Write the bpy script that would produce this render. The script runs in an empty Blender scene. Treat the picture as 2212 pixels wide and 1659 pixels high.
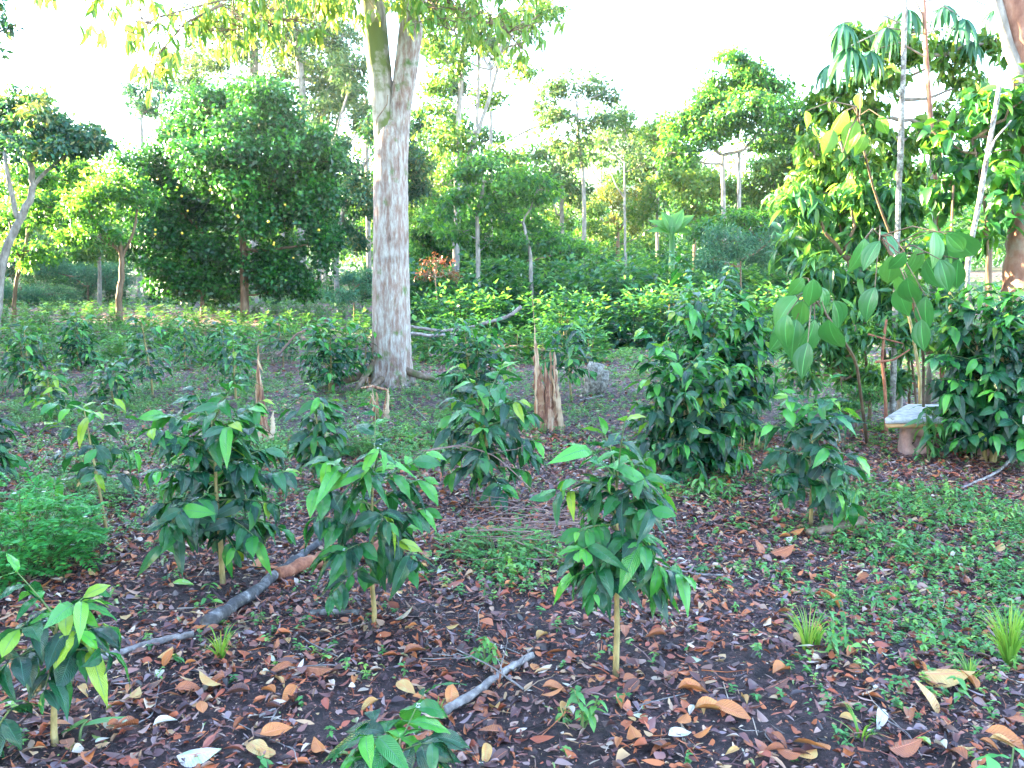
import bpy, math, random
import numpy as np
from math import radians as R, sin, cos, pi

# ------------------------------------------------------------------ camera geometry
W, H, FP = 2212.0, 1659.0, 1841.0
PITCH = R(7.0); CAMZ = 1.6
FW = np.array([0, cos(PITCH), -sin(PITCH)]); UP = np.array([0, sin(PITCH), cos(PITCH)]); RT = np.array([1.0, 0, 0])
CAM = np.array([0, 0, CAMZ])

def gh(x, y):
    """ground height"""
    x = np.asarray(x, float); y = np.asarray(y, float)
    d = np.sqrt(x*x+y*y)
    near = 0.025*np.sin(1.7*x+0.6)*np.cos(1.3*y+x*0.4) + 0.018*np.sin(3.1*x-2.2*y) + 0.010*np.sin(6.3*x+1.1*y)*np.cos(5.2*y)
    far = 0.16*np.sin(0.21*x+0.9)*np.sin(0.17*y+0.3)*np.clip((d-8)/14, 0, 1)
    rise = 0.034*np.clip(y-20, 0, 60) + 0.03*np.clip(x-9, 0, 20)
    return near + far + rise - 0.0

def ray(px, py):
    return FW + RT*((px-W/2)/FP) + UP*((H/2-py)/FP)
def P(px, py, Y):
    d = ray(px, py); return CAM + d*(Y/d[1])
def G(px, py):
    d = ray(px, py); ts = np.linspace(1.0, 60.0, 3000); q = CAM[None]+ts[:, None]*d[None]
    below = q[:, 2] < gh(q[:, 0], q[:, 1]); k = int(np.argmax(below)) if below.any() else len(ts)-1
    p = q[k]; return np.array([p[0], p[1], float(gh(p[0], p[1]))])
def GY(px, Y):
    x = P(px, 700, Y)[0]; return np.array([x, Y, float(gh(x, Y))])

scene = bpy.context.scene
COL = scene.collection
NP = np.random.RandomState

# ------------------------------------------------------------------ mesh helpers
class MB:
    def __init__(s): s.v=[]; s.f=[]; s.uv=[]; s.r=[]; s.n=0
    def add(s, v, f, uv=None, rnd=0.5):
        v=np.asarray(v,float); f=np.asarray(f,int)
        if len(v)==0: return
        s.v.append(v); s.f.append(f+s.n); s.n+=len(v)
        s.uv.append(np.zeros((len(v),2)) if uv is None else uv)
        s.r.append(np.broadcast_to(np.asarray(rnd,float),(len(v),)).copy())
    def tube(s, pts, rad, k=8, rnd=0.5, caps=True, bump=0, rs=None):
        pts=np.asarray(pts,float); n=len(pts); rad=np.broadcast_to(np.asarray(rad,float),(n,))
        t=np.gradient(pts,axis=0); t/=np.linalg.norm(t,axis=1)[:,None]+1e-9
        ref=np.array([0,0,1.0]) if abs(t[0][2])<0.8 else np.array([0,1.0,0])
        a=np.cross(ref,t); a/=np.linalg.norm(a,axis=1)[:,None]+1e-9; b=np.cross(t,a)
        ang=np.linspace(0,2*pi,k,endpoint=False)
        ca,sa=np.cos(ang),np.sin(ang)
        rr=rad[:,None]*np.ones((n,k))
        if bump: rr=rr*(1+bump*(rs or NP(1)).randn(n,k))
        v=pts[:,None,:]+rr[:,:,None]*(a[:,None,:]*ca[None,:,None]+b[:,None,:]*sa[None,:,None])
        L=np.concatenate([[0],np.cumsum(np.linalg.norm(np.diff(pts,axis=0),axis=1))])
        uv=np.stack([np.broadcast_to(ang/(2*pi),(n,k)),np.broadcast_to(L[:,None],(n,k))],-1).reshape(-1,2)
        i=np.arange(n-1)[:,None]*k; j=np.arange(k)[None,:]; j2=(j+1)%k
        f=np.stack([i+j,i+j2,i+k+j2,i+k+j],-1).reshape(-1,4)
        v=v.reshape(-1,3)
        if caps:
            c0=pts[0]; c1=pts[-1]
            v=np.vstack([v,c0,c1]); uv=np.vstack([uv,[0,0],[0,0]])
            e=[]; o=(n-1)*k; N0=n*k
            for q in range(0,k-1,2):
                e.append([N0,(q+2)%k,q+1,q]); e.append([N0+1,o+q,o+q+1,o+(q+2)%k])
            f=np.vstack([f,e])
        s.add(v,f,uv,rnd)
    def scat(s, tpl, pos, Rm, sc, rnd):
        tv,tf,tuv=tpl; N=len(pos)
        if N==0: return
        sc=np.asarray(sc,float)
        if sc.ndim==1: sc=np.repeat(sc[:,None],3,1)
        v=(tv[None]*sc[:,None,:])@Rm.transpose(0,2,1)+pos[:,None,:]
        f=tf[None]+(np.arange(N)*len(tv))[:,None,None]
        s.add(v.reshape(-1,3),f.reshape(-1,tf.shape[1]),np.tile(tuv,(N,1)),np.repeat(rnd,len(tv)))
    def build(s, name, mat, parent=None, smooth=True, loc=None):
        v=np.vstack(s.v); f=np.vstack(s.f); uv=np.vstack(s.uv); r=np.concatenate(s.r)
        if loc is not None: v=v-np.asarray(loc)
        me=bpy.data.meshes.new(name)
        me.vertices.add(len(v)); me.vertices.foreach_set('co',v.astype(np.float32).ravel())
        k=f.shape[1]; me.loops.add(f.size); me.loops.foreach_set('vertex_index',f.astype(np.int32).ravel())
        me.polygons.add(len(f)); me.polygons.foreach_set('loop_start',(np.arange(len(f))*k).astype(np.int32))
        if smooth: me.polygons.foreach_set('use_smooth',np.ones(len(f),bool))
        me.update(calc_edges=True)
        ul=me.uv_layers.new(name='UVMap'); ul.data.foreach_set('uv',uv[f.ravel()].astype(np.float32).ravel())
        at=me.attributes.new('rnd','FLOAT','POINT'); at.data.foreach_set('value',r.astype(np.float32))
        me.validate()
        me.materials.append(mat)
        o=bpy.data.objects.new(name,me); COL.objects.link(o)
        if parent is not None: o.parent=parent
        elif loc is not None: o.location=loc
        return o

def tag(o,label,cat,group=None,kind=None):
    if label: o['label']=label
    if cat: o['category']=cat
    if group: o['group']=group
    if kind: o['kind']=kind
    return o
def thing(name,label,cat,loc,group=None,rz=0,sc=1):
    o=bpy.data.objects.new(name,None); COL.objects.link(o); o.location=loc; o.rotation_euler=(0,0,rz); o.scale=(sc,)*3
    o.empty_display_size=0.1
    return tag(o,label,cat,group)
def dup(root,loc,rz,sc,label,group=None):
    r=root.copy(); COL.objects.link(r); r.location=loc; r.rotation_euler=(0.09*sin(rz*7),0.09*cos(rz*5),rz); r.scale=sc if isinstance(sc,tuple) else (sc,)*3
    r['label']=label
    if group: r['group']=group
    for ch in root.children:
        c=ch.copy(); COL.objects.link(c); c.parent=r
    return r

def leaf_tpl(nl=6,nw=4,width=0.4,droop=0.3,fold=0.25,wave=0.0,tip=1.6,curl=0.0,cut=0.75):
    xs=np.linspace(0,1,nl+1); V=[];UV=[]
    for i,x in enumerate(xs):
        w=width*0.5*(max(0.0,sin(pi*x**cut))**0.85)
        if x>0.72: w*= 1-0.35*((x-0.72)/0.28)**tip
        if i==0: w=0.012
        if i==nl: w=0.006
        for j in range(nw+1):
            q=j/nw*2-1
            y=q*w; z=abs(q)*w*fold*2*(1-0.3*x)-droop*x*x+wave*sin(x*19+q*2)*abs(q)*0.5 - curl*q*q*w*2
            V.append((x*(1-0.25*droop*x),y,z)); UV.append((x,j/nw))
    F=[]
    for i in range(nl):
        for j in range(nw):
            a=i*(nw+1)+j; F.append((a,a+nw+1,a+nw+2,a+1))
    return np.array(V),np.array(F),np.array(UV)
def quad_tpl(width=0.45,fold=0.08):
    V=np.array([(0,0,0),(0.45,width/2,fold),(1,0,-0.12),(0.45,-width/2,fold)]); return V,np.array([[0,3,2,1]]),np.array([(0,.5),(.45,1),(1,.5),(.45,0)])

def frames(d,up):
    d=d/(np.linalg.norm(d,axis=1)[:,None]+1e-9)
    y=np.cross(up,d); y/=np.linalg.norm(y,axis=1)[:,None]+1e-9
    z=np.cross(d,y)
    return np.stack([d,y,z],-1)

# ------------------------------------------------------------------ materials
def newmat(name):
    m=bpy.data.materials.new(name); m.use_nodes=True; nt=m.node_tree; nt.nodes.clear()
    out=nt.nodes.new('ShaderNodeOutputMaterial'); return m,nt,out
def ramp(nt,stops,interp='LINEAR'):
    r=nt.nodes.new('ShaderNodeValToRGB'); cr=r.color_ramp; cr.interpolation=interp
    while len(cr.elements)<len(stops): cr.elements.new(0.5)
    for e,(p,c) in zip(cr.elements,stops): e.position=p; e.color=(*c,1)
    return r
def attr(nt): a=nt.nodes.new('ShaderNodeAttribute'); a.attribute_name='rnd'; return a.outputs['Fac']
def N(nt,t,**kw):
    n=nt.nodes.new(t)
    for k,v in kw.items():
        if k in n.inputs: n.inputs[k].default_value=v
        else: setattr(n,k,v)
    return n
def leaf_mat(name,stops,tstops,tr=0.35,rough=0.4,spec=0.5,veins=0,ribs=22):
    m,nt,out=newmat(name); L=nt.links.new
    r=ramp(nt,stops); rt=ramp(nt,tstops)
    a=attr(nt); geo=N(nt,'ShaderNodeTexCoord'); nz=N(nt,'ShaderNodeTexNoise',Scale=3.0,Detail=2.0)
    L(geo.outputs['Object'],nz.inputs['Vector'])
    ma=N(nt,'ShaderNodeMath',operation='MULTIPLY_ADD'); ma.inputs[1].default_value=0.35; L(nz.outputs[0],ma.inputs[0])
    ad=N(nt,'ShaderNodeMath',operation='SUBTRACT'); L(a,ad.inputs[0]); ad.inputs[1].default_value=0.175; L(ad.outputs[0],ma.inputs[2])
    L(ma.outputs[0],r.inputs[0]); L(ma.outputs[0],rt.inputs[0])
    p=N(nt,'ShaderNodeBsdfPrincipled',Roughness=rough); p.inputs['Specular IOR Level'].default_value=spec
    t=N(nt,'ShaderNodeBsdfTranslucent'); mx=N(nt,'ShaderNodeMixShader'); mx.inputs[0].default_value=tr
    col=r.outputs[0]
    if veins:
        uv=N(nt,'ShaderNodeTexCoord'); sp=N(nt,'ShaderNodeSeparateXYZ'); L(uv.outputs['UV'],sp.inputs[0])
        s1=N(nt,'ShaderNodeMath',operation='SUBTRACT'); L(sp.outputs[1],s1.inputs[0]); s1.inputs[1].default_value=0.5
        ab=N(nt,'ShaderNodeMath',operation='ABSOLUTE'); L(s1.outputs[0],ab.inputs[0])
        if veins==1:   # pinnate: ribs slanting from the midrib
            k=N(nt,'ShaderNodeMath',operation='MULTIPLY_ADD'); L(ab.outputs[0],k.inputs[0]); k.inputs[1].default_value=-0.35; L(sp.outputs[0],k.inputs[2])
            mu=N(nt,'ShaderNodeMath',operation='MULTIPLY'); L(k.outputs[0],mu.inputs[0]); mu.inputs[1].default_value=ribs*2*pi/2
        else:          # long parallel nerves
            mu=N(nt,'ShaderNodeMath',operation='MULTIPLY'); L(ab.outputs[0],mu.inputs[0]); mu.inputs[1].default_value=ribs
        si=N(nt,'ShaderNodeMath',operation='SINE'); L(mu.outputs[0],si.inputs[0])
        pw=N(nt,'ShaderNodeMath',operation='ABSOLUTE'); L(si.outputs[0],pw.inputs[0])
        bp=N(nt,'ShaderNodeBump',Strength=0.5,Distance=0.004); L(pw.outputs[0],bp.inputs['Height']); L(bp.outputs[0],p.inputs['Normal'])
        # pale midrib
        lt=N(nt,'ShaderNodeMath',operation='LESS_THAN'); L(ab.outputs[0],lt.inputs[0]); lt.inputs[1].default_value=0.022
        mc=N(nt,'ShaderNodeMix',data_type='RGBA'); L(lt.outputs[0],mc.inputs[0]); L(col,mc.inputs[6]); mc.inputs[7].default_value=(*[min(1,c*1.9+0.02) for c in stops[1][1]],1)
        col=mc.outputs[2]
    L(col,p.inputs['Base Color']); L(rt.outputs[0],t.inputs['Color'])
    L(p.outputs[0],mx.inputs[1]); L(t.outputs[0],mx.inputs[2]); L(mx.outputs[0],out.inputs[0])
    return m
def bark_mat(name,stops,scale=6,stretch=0.3,bump=0.5,rough=0.85,moss=None,rings=0,mossrange=(0.55,0.65),mscale=2.5,dist=0.02):
    m,nt,out=newmat(name); L=nt.links.new
    tc=N(nt,'ShaderNodeTexCoord'); mp=N(nt,'ShaderNodeMapping'); mp.inputs['Scale'].default_value=(1,1,stretch); L(tc.outputs['Object'],mp.inputs[0])
    nz=N(nt,'ShaderNodeTexNoise',Scale=scale,Detail=8.0,Roughness=0.65); L(mp.outputs[0],nz.inputs['Vector'])
    r=ramp(nt,stops); L(nz.outputs[0],r.inputs[0]); col=r.outputs[0]
    if rings:
        mp2=N(nt,'ShaderNodeMapping'); mp2.inputs['Scale'].default_value=(.6,.6,2.2); L(tc.outputs['Object'],mp2.inputs[0])
        n2=N(nt,'ShaderNodeTexNoise',Scale=rings,Detail=3.0); L(mp2.outputs[0],n2.inputs['Vector'])
        rr=ramp(nt,[(0.0,(.55,.5,.5)),(0.36,(.6,.55,.55)),(0.46,(1,1,1))]); L(n2.outputs[0],rr.inputs[0])
        mm=N(nt,'ShaderNodeMix',data_type='RGBA',blend_type='MULTIPLY'); mm.inputs[0].default_value=0.5; L(col,mm.inputs[6]); L(rr.outputs[0],mm.inputs[7]); col=mm.outputs[2]
    if moss:
        n3=N(nt,'ShaderNodeTexNoise',Scale=mscale,Detail=6.0,Roughness=0.6); L(tc.outputs['Object'],n3.inputs['Vector'])
        rr=ramp(nt,[(mossrange[0],(0,0,0)),(mossrange[1],(1,1,1))]); L(n3.outputs[0],rr.inputs[0])
        mm=N(nt,'ShaderNodeMix',data_type='RGBA'); L(rr.outputs[0],mm.inputs[0]); L(col,mm.inputs[6]); mm.inputs[7].default_value=(*moss,1); col=mm.outputs[2]
    p=N(nt,'ShaderNodeBsdfPrincipled',Roughness=rough); L(col,p.inputs['Base Color'])
    b=N(nt,'ShaderNodeBump',Strength=bump,Distance=dist); L(nz.outputs[0],b.inputs['Height']); L(b.outputs[0],p.inputs['Normal'])
    L(p.outputs[0],out.inputs[0]); return m

GN=[(0,(.006,.045,.018)),(.55,(.014,.10,.026)),(1,(.05,.24,.025))]
GT=[(0,(.03,.14,.015)),(.55,(.08,.30,.02)),(1,(.22,.55,.04))]
M={}
M['coffee']=leaf_mat('coffee_leaf',[(0,(.003,.024,.018)),(.36,(.006,.055,.026)),(.58,(.020,.16,.026)),(.82,(.075,.33,.03)),(1,(.22,.32,.02))],[(0,(.03,.14,.03)),(.55,(.06,.30,.03)),(1,(.26,.60,.05))],tr=.22,rough=.22,spec=.6,veins=1)
M['coffee_row_sun_tint']=leaf_mat('coffee_leaf_row_sun_tint',[(0,(.014,.08,.03)),(.5,(.045,.20,.045)),(1,(.17,.38,.06))],[(0,(.05,.2,.03)),(1,(.3,.55,.06))],tr=.35,rough=.38)  # lighter yellow-green leaf colour stands in for sunlight on the low rows
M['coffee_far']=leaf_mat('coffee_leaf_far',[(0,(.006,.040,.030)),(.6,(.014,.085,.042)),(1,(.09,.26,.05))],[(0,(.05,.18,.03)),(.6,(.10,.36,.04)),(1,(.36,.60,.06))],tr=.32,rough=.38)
M['citrus']=leaf_mat('citrus_leaf',[(0,(.004,.036,.014)),(.5,(.012,.095,.018)),(.8,(.03,.18,.02)),(1,(.09,.30,.025))],[(0,(.02,.10,.01)),(.6,(.05,.22,.02)),(1,(.15,.42,.03))],tr=.25,rough=.42)
M['dark']=leaf_mat('dark_leaf',[(0,(.010,.05,.035)),(.6,(.028,.12,.055)),(1,(.16,.15,.045))],[(0,(.03,.12,.02)),(.6,(.09,.28,.04)),(1,(.45,.40,.05))],tr=.3,rough=.45)
M['green']=leaf_mat('green_leaf',GN,[(0,(.06,.20,.02)),(.55,(.16,.42,.03)),(1,(.40,.70,.05))],tr=.42,rough=.45)
M['lime']=leaf_mat('lime_leaf',[(0,(.025,.10,.02)),(.5,(.07,.19,.03)),(1,(.18,.28,.04))],[(0,(.07,.22,.02)),(.55,(.17,.32,.03)),(1,(.38,.42,.05))],tr=.4,rough=.42)
M['pale']=leaf_mat('pale_leaf',[(0,(.025,.08,.035)),(.5,(.05,.13,.045)),(1,(.13,.19,.05))],[(0,(.06,.16,.03)),(.55,(.13,.25,.04)),(1,(.30,.33,.06))],tr=.35,rough=.5)
M['gold']=leaf_mat('golden_leaf',[(0,(.04,.09,.015)),(.5,(.11,.15,.025)),(1,(.26,.18,.03))],[(0,(.15,.28,.03)),(.55,(.35,.38,.04)),(1,(.6,.42,.05))],tr=.4,rough=.5)
M['blue']=leaf_mat('feathery_leaf',[(0,(.03,.11,.07)),(.6,(.05,.17,.09)),(1,(.09,.24,.10))],[(0,(.06,.18,.06)),(1,(.14,.36,.10))],tr=.3,rough=.55)
M['bigleaf']=leaf_mat('broad_nerved_leaf',[(0,(.015,.085,.025)),(.55,(.035,.16,.035)),(1,(.10,.27,.05))],[(0,(.05,.2,.03)),(.55,(.09,.27,.04)),(1,(.2,.4,.06))],tr=.25,rough=.42,veins=2,ribs=13)
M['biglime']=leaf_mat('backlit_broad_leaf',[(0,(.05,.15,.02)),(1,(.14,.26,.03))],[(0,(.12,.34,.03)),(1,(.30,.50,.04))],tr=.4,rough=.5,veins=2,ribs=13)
M['lance']=leaf_mat('lance_leaf',[(0,(.015,.075,.04)),(.6,(.04,.15,.05)),(1,(.12,.28,.05))],[(0,(.08,.25,.04)),(.6,(.22,.48,.05)),(1,(.5,.75,.08))],tr=.38,rough=.33)
M['weed']=leaf_mat('weed_leaf',[(0,(.03,.13,.035)),(.6,(.085,.27,.07)),(1,(.24,.40,.08))],[(0,(.06,.22,.03)),(1,(.3,.55,.06))],tr=.3,rough=.5)
M['fern']=leaf_mat('fern_leaf',[(0,(.03,.18,.04)),(.6,(.07,.38,.09)),(1,(.16,.46,.07))],[(0,(.06,.30,.03)),(1,(.25,.6,.06))],tr=.35,rough=.45)
M['grass']=leaf_mat('grass_blade',[(0,(.04,.13,.02)),(.6,(.10,.24,.03)),(1,(.18,.22,.04))],[(0,(.15,.4,.03)),(1,(.5,.7,.08))],tr=.35,rough=.4)
M['banana']=leaf_mat('banana_leaf',[(0,(.03,.13,.025)),(1,(.08,.24,.035))],[(0,(.08,.25,.03)),(1,(.18,.4,.04))],tr=.35,rough=.4,veins=1,ribs=40)
M['red']=leaf_mat('red_bract',[(0,(.14,.03,.02)),(1,(.28,.10,.03))],[(0,(.25,.06,.03)),(1,(.35,.15,.04))],tr=.2)
LS=[(0,(.020,.012,.016)),(.14,(.065,.030,.036)),(.28,(.14,.058,.062)),(.38,(.20,.080,.070)),(.48,(.32,.062,.03)),(.62,(.46,.13,.04)),(.71,(.17,.12,.15)),(.82,(.34,.20,.17)),(.91,(.44,.26,.12)),(.98,(.55,.46,.43)),(1,(.20,.28,.08))]
M['litter']=leaf_mat('dead_leaf',LS,[(0,(.05,.02,.01)),(1,(.4,.2,.08))],tr=.12,rough=.5,spec=.5)
M['orange']=leaf_mat('fallen_leaf',[(0,(.10,.045,.045)),(.3,(.30,.09,.04)),(.55,(.50,.17,.05)),(.75,(.48,.32,.12)),(.9,(.55,.50,.50)),(1,(.20,.45,.06))],[(0,(.2,.08,.03)),(1,(.5,.3,.1))],tr=.12,rough=.45,veins=1,ribs=14)
M['dead']=leaf_mat('dry_sheath',[(0,(.10,.04,.025)),(.5,(.32,.17,.10)),(1,(.55,.40,.28))],[(0,(.4,.2,.08)),(1,(.6,.4,.2))],tr=.2,rough=.6)
M['bark_main']=bark_mat('pale_streaked_bark',[(.28,(.09,.07,.055)),(.40,(.21,.125,.10)),(.48,(.25,.185,.16)),(.55,(.30,.26,.235)),(.66,(.40,.365,.34))],scale=22,stretch=.22,bump=1.0,rings=1.6,moss=(.07,.12,.025),mossrange=(.58,.70),mscale=4.0)
M['bark_mossy']=bark_mat('mossy_bark',[(.3,(.10,.09,.05)),(.5,(.20,.20,.10)),(.7,(.45,.42,.38))],scale=12,stretch=.4,moss=(.06,.12,.02),mossrange=(.40,.56),mscale=5)
M['bark_brown']=bark_mat('brown_bark',[(.3,(.06,.035,.02)),(.55,(.16,.10,.06)),(.75,(.30,.22,.15))],scale=9,stretch=.25)
M['bark_pale']=bark_mat('pale_bark',[(.3,(.10,.085,.07)),(.5,(.22,.19,.165)),(.7,(.38,.34,.31))],scale=9,stretch=.4)
M['bark_red']=bark_mat('reddish_bark',[(.3,(.12,.045,.03)),(.5,(.26,.12,.08)),(.7,(.38,.25,.19))],scale=5,stretch=.5,moss=(.3,.27,.23),mossrange=(.55,.7),bump=.8)
M['stem']=bark_mat('coffee_stem',[(.3,(.12,.09,.035)),(.5,(.27,.20,.08)),(.7,(.40,.33,.17))],scale=30,stretch=.3,bump=.3,dist=.004)
M['twig']=bark_mat('green_twig',[(.3,(.05,.10,.03)),(.7,(.14,.18,.06))],scale=20)
M['log']=bark_mat('grey_black_log',[(.3,(.018,.016,.018)),(.5,(.06,.055,.06)),(.62,(.17,.16,.17)),(.8,(.50,.46,.44))],scale=14,stretch=1,bump=.7)
M['log_pale']=bark_mat('weathered_wood',[(.3,(.06,.05,.05)),(.5,(.19,.16,.16)),(.7,(.40,.36,.35))],scale=16,stretch=1,bump=.7)
M['log_brown']=bark_mat('red_brown_wood',[(.3,(.10,.03,.02)),(.5,(.26,.09,.05)),(.7,(.42,.2,.12))],scale=14,stretch=.6,bump=.7)
M['stump']=bark_mat('lichen_white_wood',[(.34,(.06,.05,.04)),(.48,(.18,.16,.14)),(.62,(.38,.36,.33))],scale=22,stretch=1,bump=.8)

def simple(name,col,rough=.6,nscale=8,var=.35,bump=.3):
    lo=tuple(c*(1-var) for c in col); hi=tuple(min(.9,c*(1+var)) for c in col)
    return bark_mat(name,[(.3,lo),(.7,hi)],scale=nscale,stretch=1,bump=bump,rough=rough,dist=.006)
M['flower']=simple('white_petal',(.75,.75,.72),.5,20,.05)
M['yellowf']=simple('yellow_petal',(.75,.6,.12),.5,20,.1)
M['fruit']=simple('orange_fruit',(.6,.42,.04),.4,20,.12)
M['concrete']=bark_mat('weathered_concrete',[(.3,(.20,.19,.20)),(.5,(.38,.37,.39)),(.65,(.52,.51,.53))],scale=14,stretch=1,bump=.4,moss=(.13,.12,.07),mossrange=(.60,.66),mscale=7,dist=.008)
M['rust']=simple('rusty_underside',(.36,.20,.09),.8,12,.4)
M['brick']=simple('reddish_concrete',(.36,.21,.18),.85,14,.3)
M['white']=simple('white_painted_metal',(.80,.80,.80),.5,5,.02)

def ground_mat():
    m,nt,out=newmat('soil'); L=nt.links.new
    tc=N(nt,'ShaderNodeTexCoord')
    n1=N(nt,'ShaderNodeTexNoise',Scale=16.0,Detail=12.0,Roughness=.8); L(tc.outputs['Object'],n1.inputs['Vector'])
    r1=ramp(nt,[(.3,(.010,.006,.008)),(.46,(.034,.017,.021)),(.56,(.085,.045,.05)),(.7,(.22,.13,.12))]); L(n1.outputs[0],r1.inputs[0])
    v=N(nt,'ShaderNodeTexVoronoi',Scale=26.0); L(tc.outputs['Object'],v.inputs['Vector'])
    sp=N(nt,'ShaderNodeSeparateColor'); L(v.outputs['Color'],sp.inputs[0])
    r2=ramp(nt,[(0,(.02,.012,.016)),(.35,(.07,.035,.045)),(.6,(.19,.09,.09)),(.85,(.30,.20,.20)),(1,(.06,.14,.04))]); L(sp.outputs[0],r2.inputs[0])
    n2=N(nt,'ShaderNodeTexNoise',Scale=.35,Detail=4.0); L(tc.outputs['Object'],n2.inputs['Vector'])
    # far litter grain only away from the modelled leaves
    sx=N(nt,'ShaderNodeSeparateXYZ'); L(tc.outputs['Object'],sx.inputs[0])
    mr=N(nt,'ShaderNodeMapRange'); L(sx.outputs[1],mr.inputs[0]); mr.inputs[1].default_value=6; mr.inputs[2].default_value=14; mr.inputs[4].default_value=.75
    mx=N(nt,'ShaderNodeMix',data_type='RGBA'); L(mr.outputs[0],mx.inputs[0]); L(r1.outputs[0],mx.inputs[6]); L(r2.outputs[0],mx.inputs[7])
    rg=ramp(nt,[(.46,(0,0,0)),(.62,(1,1,1))]); L(n2.outputs[0],rg.inputs[0])
    mr2=N(nt,'ShaderNodeMapRange'); L(sx.outputs[1],mr2.inputs[0]); mr2.inputs[1].default_value=14; mr2.inputs[2].default_value=40
    mm=N(nt,'ShaderNodeMath',operation='MULTIPLY'); L(rg.outputs[0],mm.inputs[0]); L(mr2.outputs[0],mm.inputs[1])
    mx2=N(nt,'ShaderNodeMix',data_type='RGBA'); L(mm.outputs[0],mx2.inputs[0]); L(mx.outputs[2],mx2.inputs[6]); mx2.inputs[7].default_value=(.05,.11,.03,1)
    p=N(nt,'ShaderNodeBsdfPrincipled',Roughness=.9); L(mx2.outputs[2],p.inputs['Base Color'])
    b=N(nt,'ShaderNodeBump',Strength=1.0,Distance=.06); L(n1.outputs[0],b.inputs['Height']); L(b.outputs[0],p.inputs['Normal'])
    L(p.outputs[0],out.inputs[0]); return m
M['soil']=ground_mat()
M['hill']=bark_mat('wooded_hillside',[(.3,(.02,.055,.025)),(.5,(.045,.10,.04)),(.7,(.11,.17,.07))],scale=.09,stretch=1,bump=.0,rough=.9)

# ------------------------------------------------------------------ terrain
def build_ground():
    def axis(a,b,fine0,fine1,n,m):
        return np.unique(np.concatenate([np.linspace(fine0,fine1,n),np.linspace(a,fine0,m),np.linspace(fine1,b,m)]))
    xs=axis(-600,600,-12,12,260,26); ys=axis(-40,900,-1,18,220,30)
    X,Y=np.meshgrid(xs,ys); Z=gh(X,Y)
    rs=NP(5); Z=Z+rs.randn(*Z.shape)*0.006
    v=np.stack([X,Y,Z],-1).reshape(-1,3); nx=len(xs)
    i=np.arange(len(ys)-1)[:,None]*nx+np.arange(nx-1)[None]; f=np.stack([i,i+1,i+nx+1,i+nx],-1).reshape(-1,4)
    b=MB(); b.add(v,f); o=b.build('ground',M['soil']); tag(o,'dark brown plantation soil strewn with dead leaves','ground',kind='structure')
    # far hills
    b=MB(); xs=np.linspace(-420,520,150); ys=np.linspace(300,560,50); X,Y=np.meshgrid(xs,ys)
    def bump(cx,cy,sx,sy,h): return h*np.exp(-((X-cx)/sx)**2-((Y-cy)/sy)**2)
    Z=1.32+bump(60,440,55,60,62)+bump(-60,450,110,70,34)+bump(190,430,80,70,40)+bump(-260,460,90,70,40)+bump(360,440,90,70,50)
    Z+=2.2*np.sin(X*.13)*np.sin(Y*.17)+1.3*np.sin(X*.41+Y*.3); Z=Z+NP(3).rand(*Z.shape)*3.0
    edge=np.clip((Y-300)/40,0,1); Z=Z*edge-1+1*edge
    v=np.stack([X,Y,Z],-1).reshape(-1,3); nx=len(xs)
    i=np.arange(len(ys)-1)[:,None]*nx+np.arange(nx-1)[None]; f=np.stack([i,i+1,i+nx+1,i+nx],-1).reshape(-1,4)
    b.add(v,f); o=b.build('hills',M['hill']); tag(o,'far wooded hill fading blue between the trees','hills',kind='structure')
build_ground()

# ------------------------------------------------------------------ leaf templates
T_COF=[leaf_tpl(9,4,.46,d,.16,.05,cut=.95,tip=2.2,curl=.12) for d in (.45,.75,1.05)]
T_COFM=[leaf_tpl(4,2,.44,d,.22,0,cut=.9) for d in (.35,.75)]
T_Q=quad_tpl(.46); T_QN=quad_tpl(.28); T_QW=quad_tpl(.6)
T_LIT=[leaf_tpl(4,2,.26,.1,1.2,0),leaf_tpl(4,2,.3,-.3,-.9,0),leaf_tpl(4,2,.22,.6,.9,0),leaf_tpl(4,2,.45,.25,.3,0,curl=-.2),leaf_tpl(4,2,.4,-.2,-.35,0),leaf_tpl(4,2,.5,.05,.1,0),leaf_tpl(4,2,.55,.4,.7,0)]
T_BIG=[leaf_tpl(10,6,.56,d,.14,.012,tip=1.3,cut=.88) for d in (.2,.5,.35)]
T_LAN=[leaf_tpl(6,2,.26,d,.25,0) for d in (.2,.45,.7)]
T_MID=[leaf_tpl(4,2,.46,d,.25,0) for d in (.2,.5)]

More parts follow.
